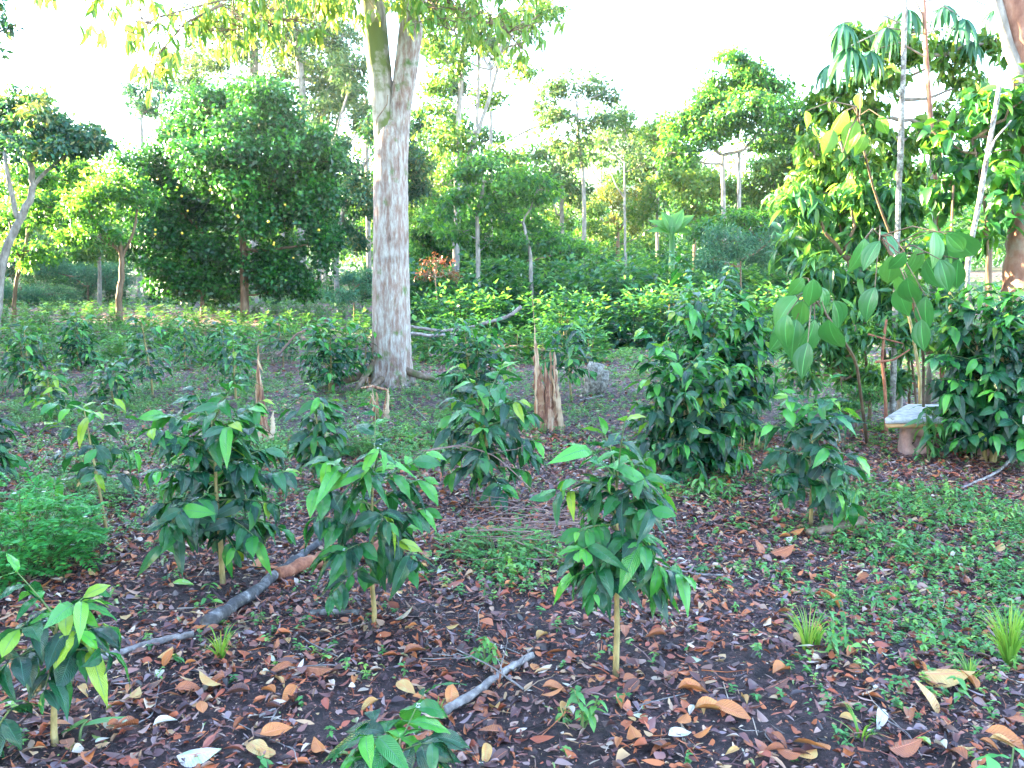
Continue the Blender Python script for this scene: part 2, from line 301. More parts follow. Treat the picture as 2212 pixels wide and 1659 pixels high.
# ------------------------------------------------------------------ coffee plants
def coffee_parts(root,h,bare,rad,seed,leaf=.13,lod=0,lean=(0,0),top=.35,levels=None,flat=1.0,bias=(0,0),stemr=.011,flowers=True,lowr=.82,dens=1.0,mat=None,yell=0.012,multi=1):
    rs=NP(seed); st=MB(); br=MB(); lf=MB(); fl=MB()
    tpls=T_COF if lod==0 else (T_COFM if lod==1 else [T_Q])
    POS=[];DIR=[];UPv=[];SC=[];RN=[]
    def put(p,d,u,s,r): POS.append(p);DIR.append(d);UPv.append(u);SC.append(s);RN.append(r)
    for sidx in range(multi):
        off=np.array([0,0,0.]) if sidx==0 else np.array([rs.uniform(-.25,.25)*rad,rs.uniform(-.25,.25)*rad,0])
        hh=h*(1 if sidx==0 else rs.uniform(.7,.95))
        nS=9; zz=np.linspace(0,1,nS)
        wig=np.cumsum(rs.randn(nS,2),0)*0.006*hh; wig-=wig[0]
        spx=off[0]*(.3+zz)+lean[0]*zz**1.3+wig[:,0]; spy=off[1]*(.3+zz)+lean[1]*zz**1.3+wig[:,1]
        sp=np.stack([spx,spy,zz*hh-.02],-1)
        st.tube(sp,stemr*(1.25-.85*zz),k=8 if lod==0 else 5,rnd=.5)
        nl=int(levels*1.55) if levels else max(5,int((1-bare)*hh/.075))
        phi=rs.uniform(0,pi)
        for li in range(nl):
            t=(li+.3*rs.rand())/(nl-.4); z=bare+(0.985-bare)*min(t,1)
            base=np.array([np.interp(z,zz,sp[:,k]) for k in range(3)])
            # crown profile: widest low, narrowing to the tip
            prof=(lowr+(1-lowr)*min(1,t/.35)) if t<.35 else (1-(1-top)*((t-.35)/.65)**1.5)
            phi+=pi/2+rs.uniform(-.35,.35)
            for sgn in (0,pi):
                a=phi+sgn+rs.uniform(-.2,.2)
                L=rad*prof*rs.uniform(.75,1.12)*(1+bias[0]*cos(a)+bias[1]*sin(a))
                el=(.12+.85*t**1.4+rs.uniform(-.10,.2))*flat
                hd=np.array([cos(a),sin(a),0]); n=6; s=np.linspace(0,1,n)
                drop=.20*rs.uniform(.5,1.4)*(1-.4*t)
                pts=base+np.outer(s*L,hd)+np.outer(L*(s*math.tan(el)*.8-drop*s*s*1.5),[0,0,1])
                if lod<2: br.tube(pts,stemr*.38*(1.1-.75*s),k=5 if lod==0 else 4,rnd=.6,caps=False)
                step=(.036 if lod==0 else .06 if lod==1 else .085)*(leaf/.13)/dens
                ns=max(2,int(L*.8/step))
                for q in range(ns):
                    sq=.12+.88*(q+1)/ns
                    p=np.array([np.interp(sq,s,pts[:,k]) for k in range(3)])
                    tang=pts[min(n-1,int(sq*(n-1))+0)]-pts[max(0,int(sq*(n-1))-1)]; tang/=np.linalg.norm(tang)+1e-9
                    side=np.cross([0,0,1.0],tang); side/=np.linalg.norm(side)+1e-9
                    for ss in (-1,1):
                        if rs.rand()<.12: continue
                        droop=rs.uniform(-.35,.6)
                        d=tang*rs.uniform(.35,.9)+side*ss*rs.uniform(.5,1.0)*(1-.5*(q==ns-1))+np.array([0,0,-droop])
                        sc=leaf*rs.uniform(.68,1.15)*(1 if sq<.9 else .8)
                        young=(sq>.86)*.30+(t>.75)*.26
                        r=rs.uniform(.05,.62)+young*rs.uniform(.3,1)
                        if rs.rand()<yell: r=1.0
                        if rs.rand()<.10: sc*=rs.uniform(.35,.7)
                        put(p,d,np.array([0,0,1.0])+rs.randn(3)*.35,sc,min(r,1))
                    if flowers and lod==0 and rs.rand()<.06:
                        for _ in range(3):
                            fp=p+rs.randn(3)*.008+[0,0,.006]
                            fl.scat(T_QW,np.repeat(fp[None],5,0),frames(np.stack([np.cos(np.arange(5)*1.256),np.sin(np.arange(5)*1.256),np.full(5,.5)],-1)+rs.randn(5,3)*.1,np.repeat([[0,0,1.]],5,0)),np.full(5,.007),np.full(5,.5))
        # top tuft
        for _ in range(5 if lod<2 else 3):
            a=rs.uniform(0,2*pi); put(sp[-1],np.array([cos(a),sin(a),rs.uniform(-.2,.9)]),np.array([0,0,1.0])+rs.randn(3)*.2,leaf*rs.uniform(.5,.95),rs.uniform(.6,.95))
    POS=np.array(POS);DIR=np.array(DIR);UPv=np.array(UPv);SC=np.array(SC);RN=np.array(RN)
    SC3=np.stack([SC,SC*rs.uniform(.85,1.15,len(SC)),SC*rs.uniform(.6,1.4,len(SC))],-1)
    if lod==2: SC3*=1.35
    which=rs.randint(0,len(tpls),len(POS)); Rm=frames(DIR,UPv)
    for k,tp in enumerate(tpls):
        m=which==k; lf.scat(tp,POS[m],Rm[m],SC3[m],RN[m])
    st.build('stem',M['stem'],root)
    if lod<2: br.build('branches',M['twig'],root)
    lf.build('foliage',mat or (M['coffee'] if lod<2 else M['coffee_far']),root)
    if fl.n: fl.build('blossom',M['flower'],root)
def coffee(label,base,topy,xl,xr,bare,seed,cat='coffee plant',group='coffee plants growing in the leaf litter',name='coffee_plant',Y=None,**kw):
    g=G(*base) if Y is None else GY(base[0],Y)
    s=g[1]/FP; h=P(base[0],topy,g[1])[2]-g[2]; rad=(xr-xl)/2*s*.92
    cx=((xl+xr)/2-base[0])*s
    leaf=kw.get('leaf',.13)
    if kw.get('lod',0)==0: bare=bare+.07; kw['dens']=kw.get('dens',1.0)*1.4; kw['stemr']=kw.get('stemr',.011)*.85; kw['top']=kw.get('top',.35)+.18
    o=thing(name,label,cat,g,group)
    coffee_parts(o,h*.96,bare,max(.1,rad*1.0-leaf*.25),seed,lean=(cx*.8,0),bias=(0,0),**kw)
    return o

GC='young coffee plants in the foreground litter'
coffee('small coffee seedling with a leaf browned at the edge, at the lower left corner',(120,1612),1300,2,318,.60,11,group=GC,leaf=.135,top=.5,levels=4,stemr=.012,yell=.06)
coffee('thin sparse coffee sapling on a long bare pale stem, behind the feathery green bush',(232,1155),868,78,292,.42,12,group=GC,leaf=.15,top=.6,levels=5,dens=.55,stemr=.011,yell=.10)
coffee('dense dark rounded coffee plant at the upper end of the black log, left side',(482,1265),885,285,668,.28,23,group=GC,leaf=.135,top=.32,levels=10,stemr=.016,dens=1.25,yell=.01)
coffee('coffee plant with drooping right branch standing between the black log and the dry twigs',(808,1355),998,640,1015,.36,14,group=GC,leaf=.135,top=.4,levels=7,stemr=.012)
coffee('slim narrow coffee plant beside the left split dead stump',(690,1045),858,622,757,.22,15,group=GC,leaf=.15,top=.6,levels=8,stemr=.014)
coffee('coffee plant with a thin dry twig lying across its leaves, centre of the plot',(1063,1100),842,912,1185,.26,16,group=GC,leaf=.15,top=.4,levels=8,stemr=.017)
coffee('tallest near coffee plant on a long bare yellowish stem, right of the short grey log',(1330,1462),975,1130,1495,.40,17,group=GC,leaf=.125,top=.32,levels=10,stemr=.013)
coffee('coffee plant with a curved yellow stem left of the stone bench',(1752,1140),862,1602,1862,.22,18,group=GC,leaf=.15,top=.42,levels=8,stemr=.014)
coffee('broad bright coffee bush in front of the taller dark one, centre right',(1485,1025),782,1308,1612,.10,19,group=GC,leaf=.14,top=.45,levels=9,stemr=.018,multi=3,dens=.95)
coffee('tallest dark coffee bush, behind the broad bright one at centre right',(1540,955),668,1372,1668,.08,20,group=GC,leaf=.145,top=.45,levels=13,stemr=.018,multi=3,dens=.95)
coffee('pointed coffee bush rising behind the tallest dark coffee bush',(1480,850),612,1395,1580,.1,21,group=GC,lod=1,leaf=.15,top=.35,multi=2,stemr=.018)
coffee('large coffee bush at the right edge beside the stone bench',(2140,1002),640,1995,2290,.12,22,group=GC,leaf=.155,top=.5,levels=13,stemr=.02,multi=3,dens=.95)
coffee('coffee seedling cut by the bottom edge, only its top leaves showing',(868,1890),1568,722,1015,.62,24,group=GC,leaf=.14,top=.75,levels=4,stemr=.008)
coffee('partly seen coffee plant at the left edge above the feathery bush',(-30,1060),912,-110,42,.3,26,group=GC,leaf=.14,top=.5,levels=7)
GM='small coffee saplings in the middle of the plot'
for i,(lab,b,ty,xl,xr,bare,kw) in enumerate([
 ('coffee sapling on a bare leaning stem, left middle, before the lit rows',(330,858),682,245,368,.30,dict(top=.4)),
 ('small flat-topped coffee sapling above the thin sparse one at left',(245,888),790,192,292,.35,dict(top=.8)),
 ('spindly yellowing coffee sapling left of the small flat-topped one',(108,905),805,60,160,.4,dict(top=.7,yell=.3,dens=.6)),
 ('coffee sapling behind the left split dead stump, on a green stem',(510,868),740,455,560,.35,dict(top=.5,dens=.7)),
 ('coffee bush left of the big forked trunk',(715,848),708,640,790,.25,dict(top=.5,multi=2)),
 ('coffee sapling touching the left foot of the big forked trunk',(790,838),705,745,842,.4,dict(top=.5)),
 ('wide coffee plant immediately right of the big forked trunk',(1020,880),698,888,1105,.22,dict(top=.4,multi=2)),
 ('coffee sapling on a thin straight stem right of the tall split dead stump',(1235,868),702,1150,1296,.4,dict(top=.5)),
 ('coffee sapling in front of the lit row, left of centre',(400,800),692,365,440,.25,dict(top=.5)),
 ('coffee sapling between the leaning one and the left split stump',(482,822),700,430,545,.3,dict(top=.5)),
 ('low coffee sapling under the citrus tree, right of its trunk',(612,800),690,560,650,.3,dict(top=.5)),
 ('low leafy coffee sapling at the far left, mid ground',(65,852),705,15,115,.2,dict(top=.5,multi=2)),
 ('coffee sapling with glossy leaves far left, behind the low leafy one',(170,800),680,125,220,.2,dict(top=.5,multi=2)),
]):
    coffee(lab,b,ty,xl,xr,bare,100+i,group=GM,lod=1,leaf=.16,stemr=.014,levels=8,**{**kw,'dens':kw.get('dens',1.0)*1.5})

# rows: prototypes + copies
def proto(label,h,rad,seed,**kw):
    o=thing('coffee_bush',label,'coffee bush',(0,0,0)); coffee_parts(o,h,kw.pop('bare',.12),rad,seed,lod=2,mat=M['coffee_row_sun_tint'] if h<1.5 else None,**kw); return o
ORD=['first','second','third','fourth','fifth','sixth','seventh','eighth','ninth','tenth','eleventh','twelfth','thirteenth','fourteenth','fifteenth','sixteenth']
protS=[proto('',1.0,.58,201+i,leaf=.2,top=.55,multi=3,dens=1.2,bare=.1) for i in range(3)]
protB=[proto('',2.0,.95,211+i,leaf=.25,top=.5,multi=5,dens=.9,bare=.05) for i in range(3)]
rr=NP(77); used=set()
def row(pxs,Y,protos,top,where,group,jx=12,jy=.6):
    for i,px in enumerate(pxs):
        y=Y+rr.uniform(-jy,jy); g=GY(px+rr.uniform(-jx,jx),y); p=protos[rr.randint(len(protos))]
        s=max(.2,(P(px,top,y)[2]-g[2]))/(1.0 if p in protS else 2.0)*rr.uniform(.86,1.12); lab='%s coffee bush from the left in the %s'%(ORD[i],where)
        if id(p) not in used:
            used.add(id(p)); p.location=g; p.rotation_euler=(0,0,rr.uniform(0,6)); p.scale=(s,s,s); p['label']=lab; p['group']=group
        else: dup(p,g,rr.uniform(0,6.28),(s*rr.uniform(.9,1.15),s*rr.uniform(.9,1.15),s),lab,group)
GL='low coffee bushes in rows on the left of the forked trunk'
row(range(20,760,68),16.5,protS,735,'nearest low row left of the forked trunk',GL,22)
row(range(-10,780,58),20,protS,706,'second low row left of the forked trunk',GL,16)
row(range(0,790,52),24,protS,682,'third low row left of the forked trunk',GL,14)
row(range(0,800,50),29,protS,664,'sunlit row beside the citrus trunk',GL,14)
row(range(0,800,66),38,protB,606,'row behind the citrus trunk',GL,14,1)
GR='dark coffee bushes in rows to the right of the forked trunk'
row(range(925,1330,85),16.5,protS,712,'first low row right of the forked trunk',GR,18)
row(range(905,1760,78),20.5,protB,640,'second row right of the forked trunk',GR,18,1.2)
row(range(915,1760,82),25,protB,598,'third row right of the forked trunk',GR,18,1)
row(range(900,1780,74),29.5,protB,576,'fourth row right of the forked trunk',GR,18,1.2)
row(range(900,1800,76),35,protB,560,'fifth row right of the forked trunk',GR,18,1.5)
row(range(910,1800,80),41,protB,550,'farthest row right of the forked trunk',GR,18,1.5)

# ------------------------------------------------------------------ trees
def tree(name,label,cat,Y,trunks,clumps,leaf,mat,bark,seed,cover=2.6,tpl=None,group=None,sub=9,wild=.5,limbs=True,twigs=4,jY=.9,fill=.45,base_on_ground=True,down=.5,thick=1.0):
    rs=NP(seed); tpl=tpl or [T_Q]
    b0=trunks[0][0][0]
    g=GY(b0[0],Y); root=thing(name,label,cat,g,group)
    tb=MB(); lb=MB(); lf=MB(); s=Y/FP
    tpts=[]
    for ti,(pp,w0,w1,*dy) in enumerate(trunks):
        dY=dy[0] if dy else 0
        pts=np.array([P(a,b,Y+dY*k/max(1,len(pp)-1)) for k,(a,b) in enumerate(pp)])
        if base_on_ground and pp[0][1]>=trunks[0][0][0][1]-40:
            zg=float(gh(pts[0][0],pts[0][1])); pts=np.vstack([[pts[0][0],pts[0][1],zg-.1],pts]) if pts[0][2]>zg+.1 else pts
            if pts[0][2]>zg-.05: pts[0][2]=zg-.1
        # smooth resample
        t=np.linspace(0,len(pts)-1,max(8,4*len(pts))); q=np.stack([np.interp(t,np.arange(len(pts)),pts[:,k]) for k in range(3)],-1)
        for _ in range(2): q[1:-1]=(q[:-2]+2*q[1:-1]+q[2:])/4
        q[1:-1]+=rs.randn(len(q)-2,3)*w0*s*.05
        u=np.linspace(0,1,len(q)); r=(w0+(w1-w0)*u)*s/2
        r[0]*=1.25 if q[0][2]<1 else 1
        if ti and q[0][2]<.6:
            t2=MB(); t2.tube(q-g,r,k=10,bump=.04,rs=rs); t2.build('trunk',M[bark],root)
        else:
            if ti: q[0]=tpts[0][np.argmin(np.linalg.norm(tpts[0]-q[0],axis=1))]
            tb.tube(q-g,r,k=10,bump=.04,rs=rs,rnd=.5)
        tpts.append(q)
    allp=np.vstack(tpts)
    for ci,c in enumerate(clumps):
        lb=MB()
        px,py,rx,ry=c[:4]; dY=c[4] if len(c)>4 else rs.uniform(-1,1)*jY*rx*s
        cen=P(px,py,Y+dY); a=1.18*rx*s; bz=1.18*ry*s; ad=max(a*.8,bz*.8)*thick
        if limbs:
            d=np.linalg.norm((allp-cen)*[1,1,1.0],axis=1)+np.where(allp[:,2]>cen[2]-.2*a,1.5*a,0)
            o=allp[np.argmin(d)]; mid=(o+cen)/2+np.array([0,0,-.1*np.linalg.norm(cen-o)])
            tt=np.linspace(0,1,7)[:,None]; q=(1-tt)**2*o+2*tt*(1-tt)*mid+tt**2*cen
            r0=max(.012,min(.10,.02*np.linalg.norm(cen-o)+.010)); q[1:-1]+=rs.randn(5,3)*r0*.6
            lb.tube(q-g,np.linspace(r0,r0*.4,7),k=6,rnd=.5,caps=False)
        ns=max(4,int(sub*1.8*rs.uniform(.8,1.2)))
        u=rs.randn(ns,3); u/=np.linalg.norm(u,axis=1)[:,None]; u*=rs.uniform(fill,1.0,ns)[:,None]
        sc=cen+u*np.array([a,ad,bz])*.78; sr=rs.uniform(.18,.42,ns)
        if limbs:
            for k in range(min(ns,twigs*2)):
                q=np.linspace(0,1,5)[:,None]*(sc[k]-cen)+cen; q[1:-1]+=rs.randn(3,3)*.04*a
                lb.tube(q-g,np.linspace(r0*.4,.006,5),k=4,rnd=.5,caps=False)
        if lb.n: lb.build('limb',M[bark],root)
        w=tpl[0][0][:,1].max()*2*.75; area=leaf*leaf*max(w,.18)*.6
        n=int(cover*pi*a*bz/area); 
        k=rs.choice(ns,n,p=sr**2/np.sum(sr**2))
        v=rs.randn(n,3); v/=np.linalg.norm(v,axis=1)[:,None]; rad=rs.rand(n)**.45*(1+wild*.25*rs.randn(n))
        off=v*rad[:,None]*sr[k][:,None]
        pos=sc[k]+off*np.array([a,ad,max(bz,.55*a)])
        d=v*.5+rs.randn(n,3)*.7+np.array([0,0,-down]); up=np.array([0,0,.7])+v*.9+rs.randn(n,3)*.45
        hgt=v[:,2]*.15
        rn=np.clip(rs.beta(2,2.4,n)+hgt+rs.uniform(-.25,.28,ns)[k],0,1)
        wh=rs.randint(0,len(tpl),n); Rm=frames(d,up); ssc=leaf*rs.uniform(.65,1.3,n)
        for q,tp in enumerate(tpl):
            m=wh==q; lf.scat(tp,pos[m]-g,Rm[m],ssc[m],rn[m])
    tb.build('trunk',M[bark],root)
    if lf.n: lf.build('crown',M[mat],root)
    return root

# citrus tree
cit=tree('citrus_tree','dense dark green round citrus tree dotted with small orange fruit','tree',28,
 [([(530,690),(528,600),(525,520),(510,460)],20,12),([(436,672),(440,600),(455,520)],9,6,1)],
 [(470,250,120,75),(560,235,95,65),(400,300,95,75),(640,330,100,75),(520,340,130,95),(330,380,75,80),(410,440,125,95),(560,450,140,110),(680,430,78,95),(700,520,55,75),(330,500,70,90),(450,560,120,80),(590,570,110,80),(360,600,60,50),(640,610,60,45),(470,620,80,45)],
 .15,'citrus','bark_brown',31,cover=4.6,sub=15,twigs=2,wild=.6,down=.2,tpl=[T_QW],fill=.2,thick=1.3)
def ball(c,r,k=8):
    b=MB(); t=np.linspace(0,pi,6); pts=np.stack([np.zeros(6),np.zeros(6),-np.cos(t)*r],-1); b.tube(pts+c,np.maximum(np.sin(t)*r,.001),k=k,caps=False); return b
rf=NP(9)
for i in range(16):
    a=rf.uniform(200,690); px,py=rf.uniform(320,710),rf.uniform(380,560)
    fy=-(1-((px-505)/250)**2)**.5*3.2-.2
    c=P(px,py,28+fy)-np.array(cit.location); ball(c,rf.uniform(.03,.045)).build('fruit',M['fruit'],cit)

tree('dark_tree','dark domed tree with a bent pale trunk at the left edge','tree',22,
 [([(-10,690),(5,560),(40,480),(72,420),(70,370),(55,320)],20,11),([(40,480),(20,400),(10,330)],12,7),([(72,400),(110,360),(150,330)],9,5)],
 [(40,225,75,45),(100,260,80,45),(20,290,80,45),(140,300,85,40),(200,305,50,32),(-50,260,70,60),(80,320,70,30)],
 .17,'dark','bark_pale',32,cover=3.6,sub=12,fill=.3)
tree('yellow_green_tree','loose yellow green tree beneath the dark domed one','tree',27,
 [([(30,680),(35,600),(60,520),(60,430)],10,5),([(40,560),(20,480)],6,4)],
 [(40,400,90,45),(150,390,70,50),(20,480,80,45),(110,450,70,45),(190,450,55,45),(60,540,70,35)],
 .17,'green','bark_brown',33,cover=2.3,sub=9)
tree('crooked_tree','small crooked tree with a knotted bare trunk left of the citrus tree','tree',25,
 [([(258,695),(256,645),(264,600),(262,545),(258,500)],15,9),([(262,548),(230,510),(200,470),(185,440)],7,4),([(262,560),(290,500),(300,430)],7,4)],
 [(180,440,60,45),(235,400,60,45),(290,420,50,50),(210,510,60,30),(150,510,45,25)],
 .15,'green','bark_brown',34,cover=2.0,sub=9)
for lab,Y,tr,cl,sd in [
 ('grey blue feathery shrub at the far left edge of the back row',36,[([(40,670),(45,620)],7,4)],[(30,640,80,26),(110,635,70,24),(-30,640,60,30)],35),
 ('broad blue green feathery shrub left of the crooked trunk',38,[([(190,660),(190,600)],6,3)],[(150,590,85,38),(225,600,70,38),(90,580,60,40)],36),
 ('grey blue wispy shrub right of the tall pale trunks, beyond the coffee rows',23,[([(1600,640),(1600,560)],5,3)],[(1590,520,70,45),(1650,540,55,55),(1540,560,50,35),(1690,500,45,40)],37),
 ('grey blue wispy shrub just left of the big forked trunk',24,[([(765,680),(765,620)],5,3)],[(765,610,48,32),(730,640,40,25),(800,600,30,30)],38)]:
    tree('feathery_shrub',lab,'shrub',Y,tr,cl,.10,'blue','bark_brown',sd,cover=1.8,tpl=[T_QN],sub=9,wild=.9,group='feathery blue green shrubs')
tree('bushy_tree','bushy mid green tree low on the left behind the crooked trunk','tree',42,
 [([(120,660),(125,560)],12,7)],[(60,540,85,45),(170,530,75,38),(120,560,100,45),(0,590,70,45),(230,560,60,45)],.18,'dark','bark_brown',39,cover=2.2,sub=10)
tree('tall_sunlit_tree','tall pale yellow tree towering behind the citrus tree','tree',46,
 [([(652,690),(650,300),(655,200),(640,60)],22,12),([(548,690),(552,300),(548,90),(550,-60)],24,16),([(612,690),(610,300),(600,200)],10,6)],
 [(640,110,90,60),(720,150,70,60),(690,210,75,40),(740,80,60,50),(590,180,70,35),(640,30,90,50),(480,90,70,60),(440,150,60,35),(380,180,70,30),(760,200,50,50),(560,20,90,50),(470,20,80,50)],
 .26,'pale','bark_pale',40,cover=1.6,sub=9,wild=.8)
tree('blue_green_tree','blue green crown peeping out left of the citrus top','tree',40,
 [([(300,690),(310,400),(305,250)],10,6)],[(290,215,48,32),(350,195,55,28),(320,235,45,22)],.2,'blue','bark_pale',41,cover=1.8,sub=8,tpl=[T_Q])
tree('dark_screen_tree','dark tree flanking both sides of the forked trunk beyond it','tree',36,
 [([(727,610),(727,540),(745,430),(790,350)],13,8),([(740,450),(850,380),(890,350)],9,5)],
 [(745,330,50,50),(760,420,55,60),(890,345,45,45),(910,400,35,35),(750,510,50,45),(830,300,60,60),(840,420,60,60)],
 .19,'dark','bark_pale',42,cover=2.8,sub=9)
tree('slender_tree','slender multi-stemmed tree with upswept grey limbs right of the forked trunk','tree',30,
 [([(985,600),(987,480),(988,380),(992,250),(998,130),(1010,40)],17,8),([(1030,300),(1033,200),(1035,100),(1040,20)],8,5),([(990,400),(1030,290),(1055,220),(1078,130),(1085,60)],9,7)],
 [(940,215,55,45),(960,130,60,45),(1020,70,60,45),(1090,40,60,35),(960,290,60,35),(930,60,50,60),(1050,200,45,35),(1120,150,50,28),(1000,320,50,25),(1190,20,45,22)],
 .20,'lime','bark_pale',43,cover=1.8,sub=9,wild=.9)
tree('young_shade_tree','bright green layered young tree with a white trunk right of the forked trunk','tree',25,
 [([(1033,600),(1032,520),(1030,460),(1045,400)],11,7),([(1148,600),(1145,540),(1130,480)],10,6)],
 [(1040,370,70,40),(1100,400,80,38),(1010,440,75,40),(1090,460,85,40),(1160,410,55,32),(1140,510,70,38),(1000,500,70,32),(1060,520,70,30)],
 .17,'green','bark_pale',44,cover=2.2,sub=10)
tree('dark_leafy_tree','dark leafy low tree beneath the bright layered one','tree',33,
 [([(1100,610),(1105,540)],8,5)],[(950,470,60,45),(920,530,60,45),(980,540,60,40),(1170,530,70,45),(1230,540,60,30),(1060,560,80,35)],
 .18,'green','bark_brown',45,cover=3.2,sub=10,fill=.3)
tree('arching_tree','pale arching tree sending one long bare limb to the left','tree',38,
 [([(1262,600),(1262,490),(1262,400),(1250,300),(1245,220)],11,6),([(1250,250),(1205,255),(1130,285),(1070,322)],8,3)],
 [(1250,180,75,28),(1190,200,40,28),(1310,195,45,25),(1200,250,55,28),(1290,260,70,35),(1240,320,60,35),(1170,235,35,18)],
 .22,'pale','bark_pale',46,cover=1.8,sub=9,wild=.8)
tree('spindly_pale_tree','spindly pale yellow tree standing in the bright gap near the far hill','tree',42,
 [([(1215,600),(1215,480),(1212,400)],12,8),([(1205,470),(1190,420)],5,3)],[(1200,380,55,35),(1160,400,40,25),(1240,410,40,30),(1200,330,55,30)],.22,'pale','bark_pale',47,cover=1.6,sub=8,wild=.9)
tree('forked_sapling','thin white sapling forking like a Y before the golden foliage','tree',34,
 [([(1352,600),(1350,500),(1349,400),(1349,350)],7,4),([(1350,430),(1330,400),(1318,370)],4,2)],[(1345,320,60,35),(1390,350,50,35),(1310,300,50,25)],.17,'pale','bark_pale',48,cover=.8,sub=8,wild=.9)
tree('golden_tree','golden sunlit bushy tree in the gap below the far hill','tree',50,
 [([(1335,600),(1335,500)],12,7)],[(1320,430,45,30),(1375,440,50,35),(1340,480,60,32),(1390,410,40,25)],.2,'gold','bark_brown',49,cover=2.0,sub=9)
tree('spreading_tree','spreading tree on two slim pale trunks, right of centre','tree',32,
 [([(1572,600),(1565,500),(1562,420),(1560,335)],13,9),([(1597,600),(1596,480),(1597,330)],11,8),([(1562,340),(1500,280)],8,4),([(1597,335),(1660,260)],8,4)],
 [(1590,135,55,28),(1630,165,75,32),(1680,185,50,28),(1560,185,60,35),(1530,230,65,38),(1620,230,90,42),(1690,240,55,40),(1470,270,60,38),(1560,290,95,40),(1660,300,80,35),(1450,330,50,35),(1730,270,45,45)],
 .19,'green','bark_pale',50,cover=2.8,sub=12,fill=.3)
tree('yellow_bushy_tree','yellow green bushy mass under the spreading tree crown','tree',38,
 [([(1500,600),(1500,450)],10,6),([(1700,600),(1690,450)],9,6)],
 [(1450,385,60,40),(1520,400,65,45),(1640,400,80,45),(1720,380,60,55),(1760,450,60,50),(1600,450,80,40),(1500,460,60,30),(1420,300,50,50),(1660,350,60,30)],
 .21,'lime','bark_brown',51,cover=2.6,sub=11,fill=.3)
tree('round_shrub_tree','round green shrubby tree in front of the yellow mass, left of the right thicket','tree',26,
 [([(1700,640),(1700,560)],9,5)],[(1520,500,50,35),(1640,490,55,40),(1700,460,55,40),(1590,470,50,30),(1740,530,55,50)],.16,'green','bark_brown',52,cover=2.6,sub=10,fill=.3)
tree('far_left_tree','hazy green tree filling the gap left of the forked trunk','tree',55,
 [([(700,620),(700,480)],14,8)],[(700,300,60,40),(700,450,70,60),(830,480,80,80),(900,500,60,60),(620,500,60,60)],.22,'green','bark_pale',53,cover=1.6,sub=9)
tree('hanging_dark_tree','dark purple green twigs hanging in at the top left corner','tree',14,
 [([(-190,800),(-170,400),(-120,100),(-60,-30)],30,12)],[(-10,20,55,35),(20,60,22,18),(-10,110,22,22),(-60,40,60,50)],.13,'dark','bark_brown',54,cover=1.4,sub=8)

for lab,Y,tr,cl,lf_,mt,cv,sd in [
 ('yellow green tree filling the gap between the dark domed tree and the citrus tree',34,[([(215,690),(215,520)],10,6)],[(170,380,55,40),(230,440,60,45),(130,480,60,40),(240,530,50,40),(190,540,60,30)],.2,'lime',2.2,501),
 ('light green tree showing left of the forked trunk above the feathery shrub',44,[([(690,690),(690,400)],12,7)],[(700,250,60,40),(740,200,50,40),(680,330,60,45),(790,250,50,50),(610,250,50,35),(760,150,60,45)],.24,'pale',1.9,502),
 ('mixed light green tree right behind the slender tree',40,[([(930,640),(930,400)],11,6)],[(930,420,60,40),(960,360,60,35),(900,460,50,45),(1000,360,50,30),(1080,340,50,30),(1130,370,50,30)],.22,'lime',1.6,503),
 ('low yellow tree below the arching tree',46,[([(1180,620),(1180,500)],9,5)],[(1150,440,50,28),(1200,470,55,30),(1260,450,55,30),(1100,470,40,25),(1290,500,50,25)],.22,'lime',1.9,504),
 ('pale yellow tree filling the left flank of the spreading tree',42,[([(1420,620),(1420,420)],10,6)],[(1400,300,50,45),(1370,360,50,40),(1430,360,60,45),(1410,420,55,35),(1340,260,40,35),(1480,350,50,40),(1380,460,45,25)],.22,'lime',2.0,505),
 ('tall light green tree closing the gap right of the spreading tree',36,[([(1770,640),(1770,400)],11,6)],[(1740,340,60,50),(1790,380,60,50),(1770,300,50,40),(1710,390,55,40),(1830,330,50,50),(1800,450,60,50)],.2,'green',2.2,506),
 ('pale feathery crown high between the citrus top and the forked trunk',50,[([(800,690),(790,200)],12,8)],[(620,80,60,40),(690,60,60,35),(740,120,50,35),(660,150,60,30),(520,120,60,30),(570,60,50,35),(400,130,60,30)],.26,'pale',1.6,507),
 ('layered green tree filling the space right of the forked trunk at mid height',46,[([(925,640),(925,300)],12,7)],[(940,300,60,40),(990,260,55,35),(920,350,60,40),(1010,420,60,40),(1060,300,50,30),(900,250,40,35)],.24,'green',1.7,509),
 ('broad soft green tree in the gap between the slender and arching trees',52,[([(1150,640),(1150,400)],11,7)],[(1110,360,55,30),(1160,330,50,28),(1200,400,60,35),(1090,420,55,35),(1150,500,70,40)],.26,'green',1.7,510),
 ('soft green crown merging with the spindly tree below the arching crown',54,[([(1300,640),(1300,400)],11,7)],[(1270,340,50,30),(1330,390,45,30),(1300,300,45,28),(1250,440,55,30),(1290,520,80,35),(1400,500,60,35)],.26,'lime',1.7,511),
 ('tall light crown right of the forked trunk top',42,[([(1060,640),(1060,150)],10,6)],[(1000,30,60,35),(1060,100,60,35),(1120,50,60,35),(950,100,50,35),(1170,20,50,25),(980,180,50,35)],.24,'pale',1.9,508)]:
    tree('broadleaf_tree',lab,'tree',Y,tr,cl,lf_,mt,'bark_pale',sd,cover=cv,sub=9,fill=.35,wild=.7,group='light green trees of the far background')

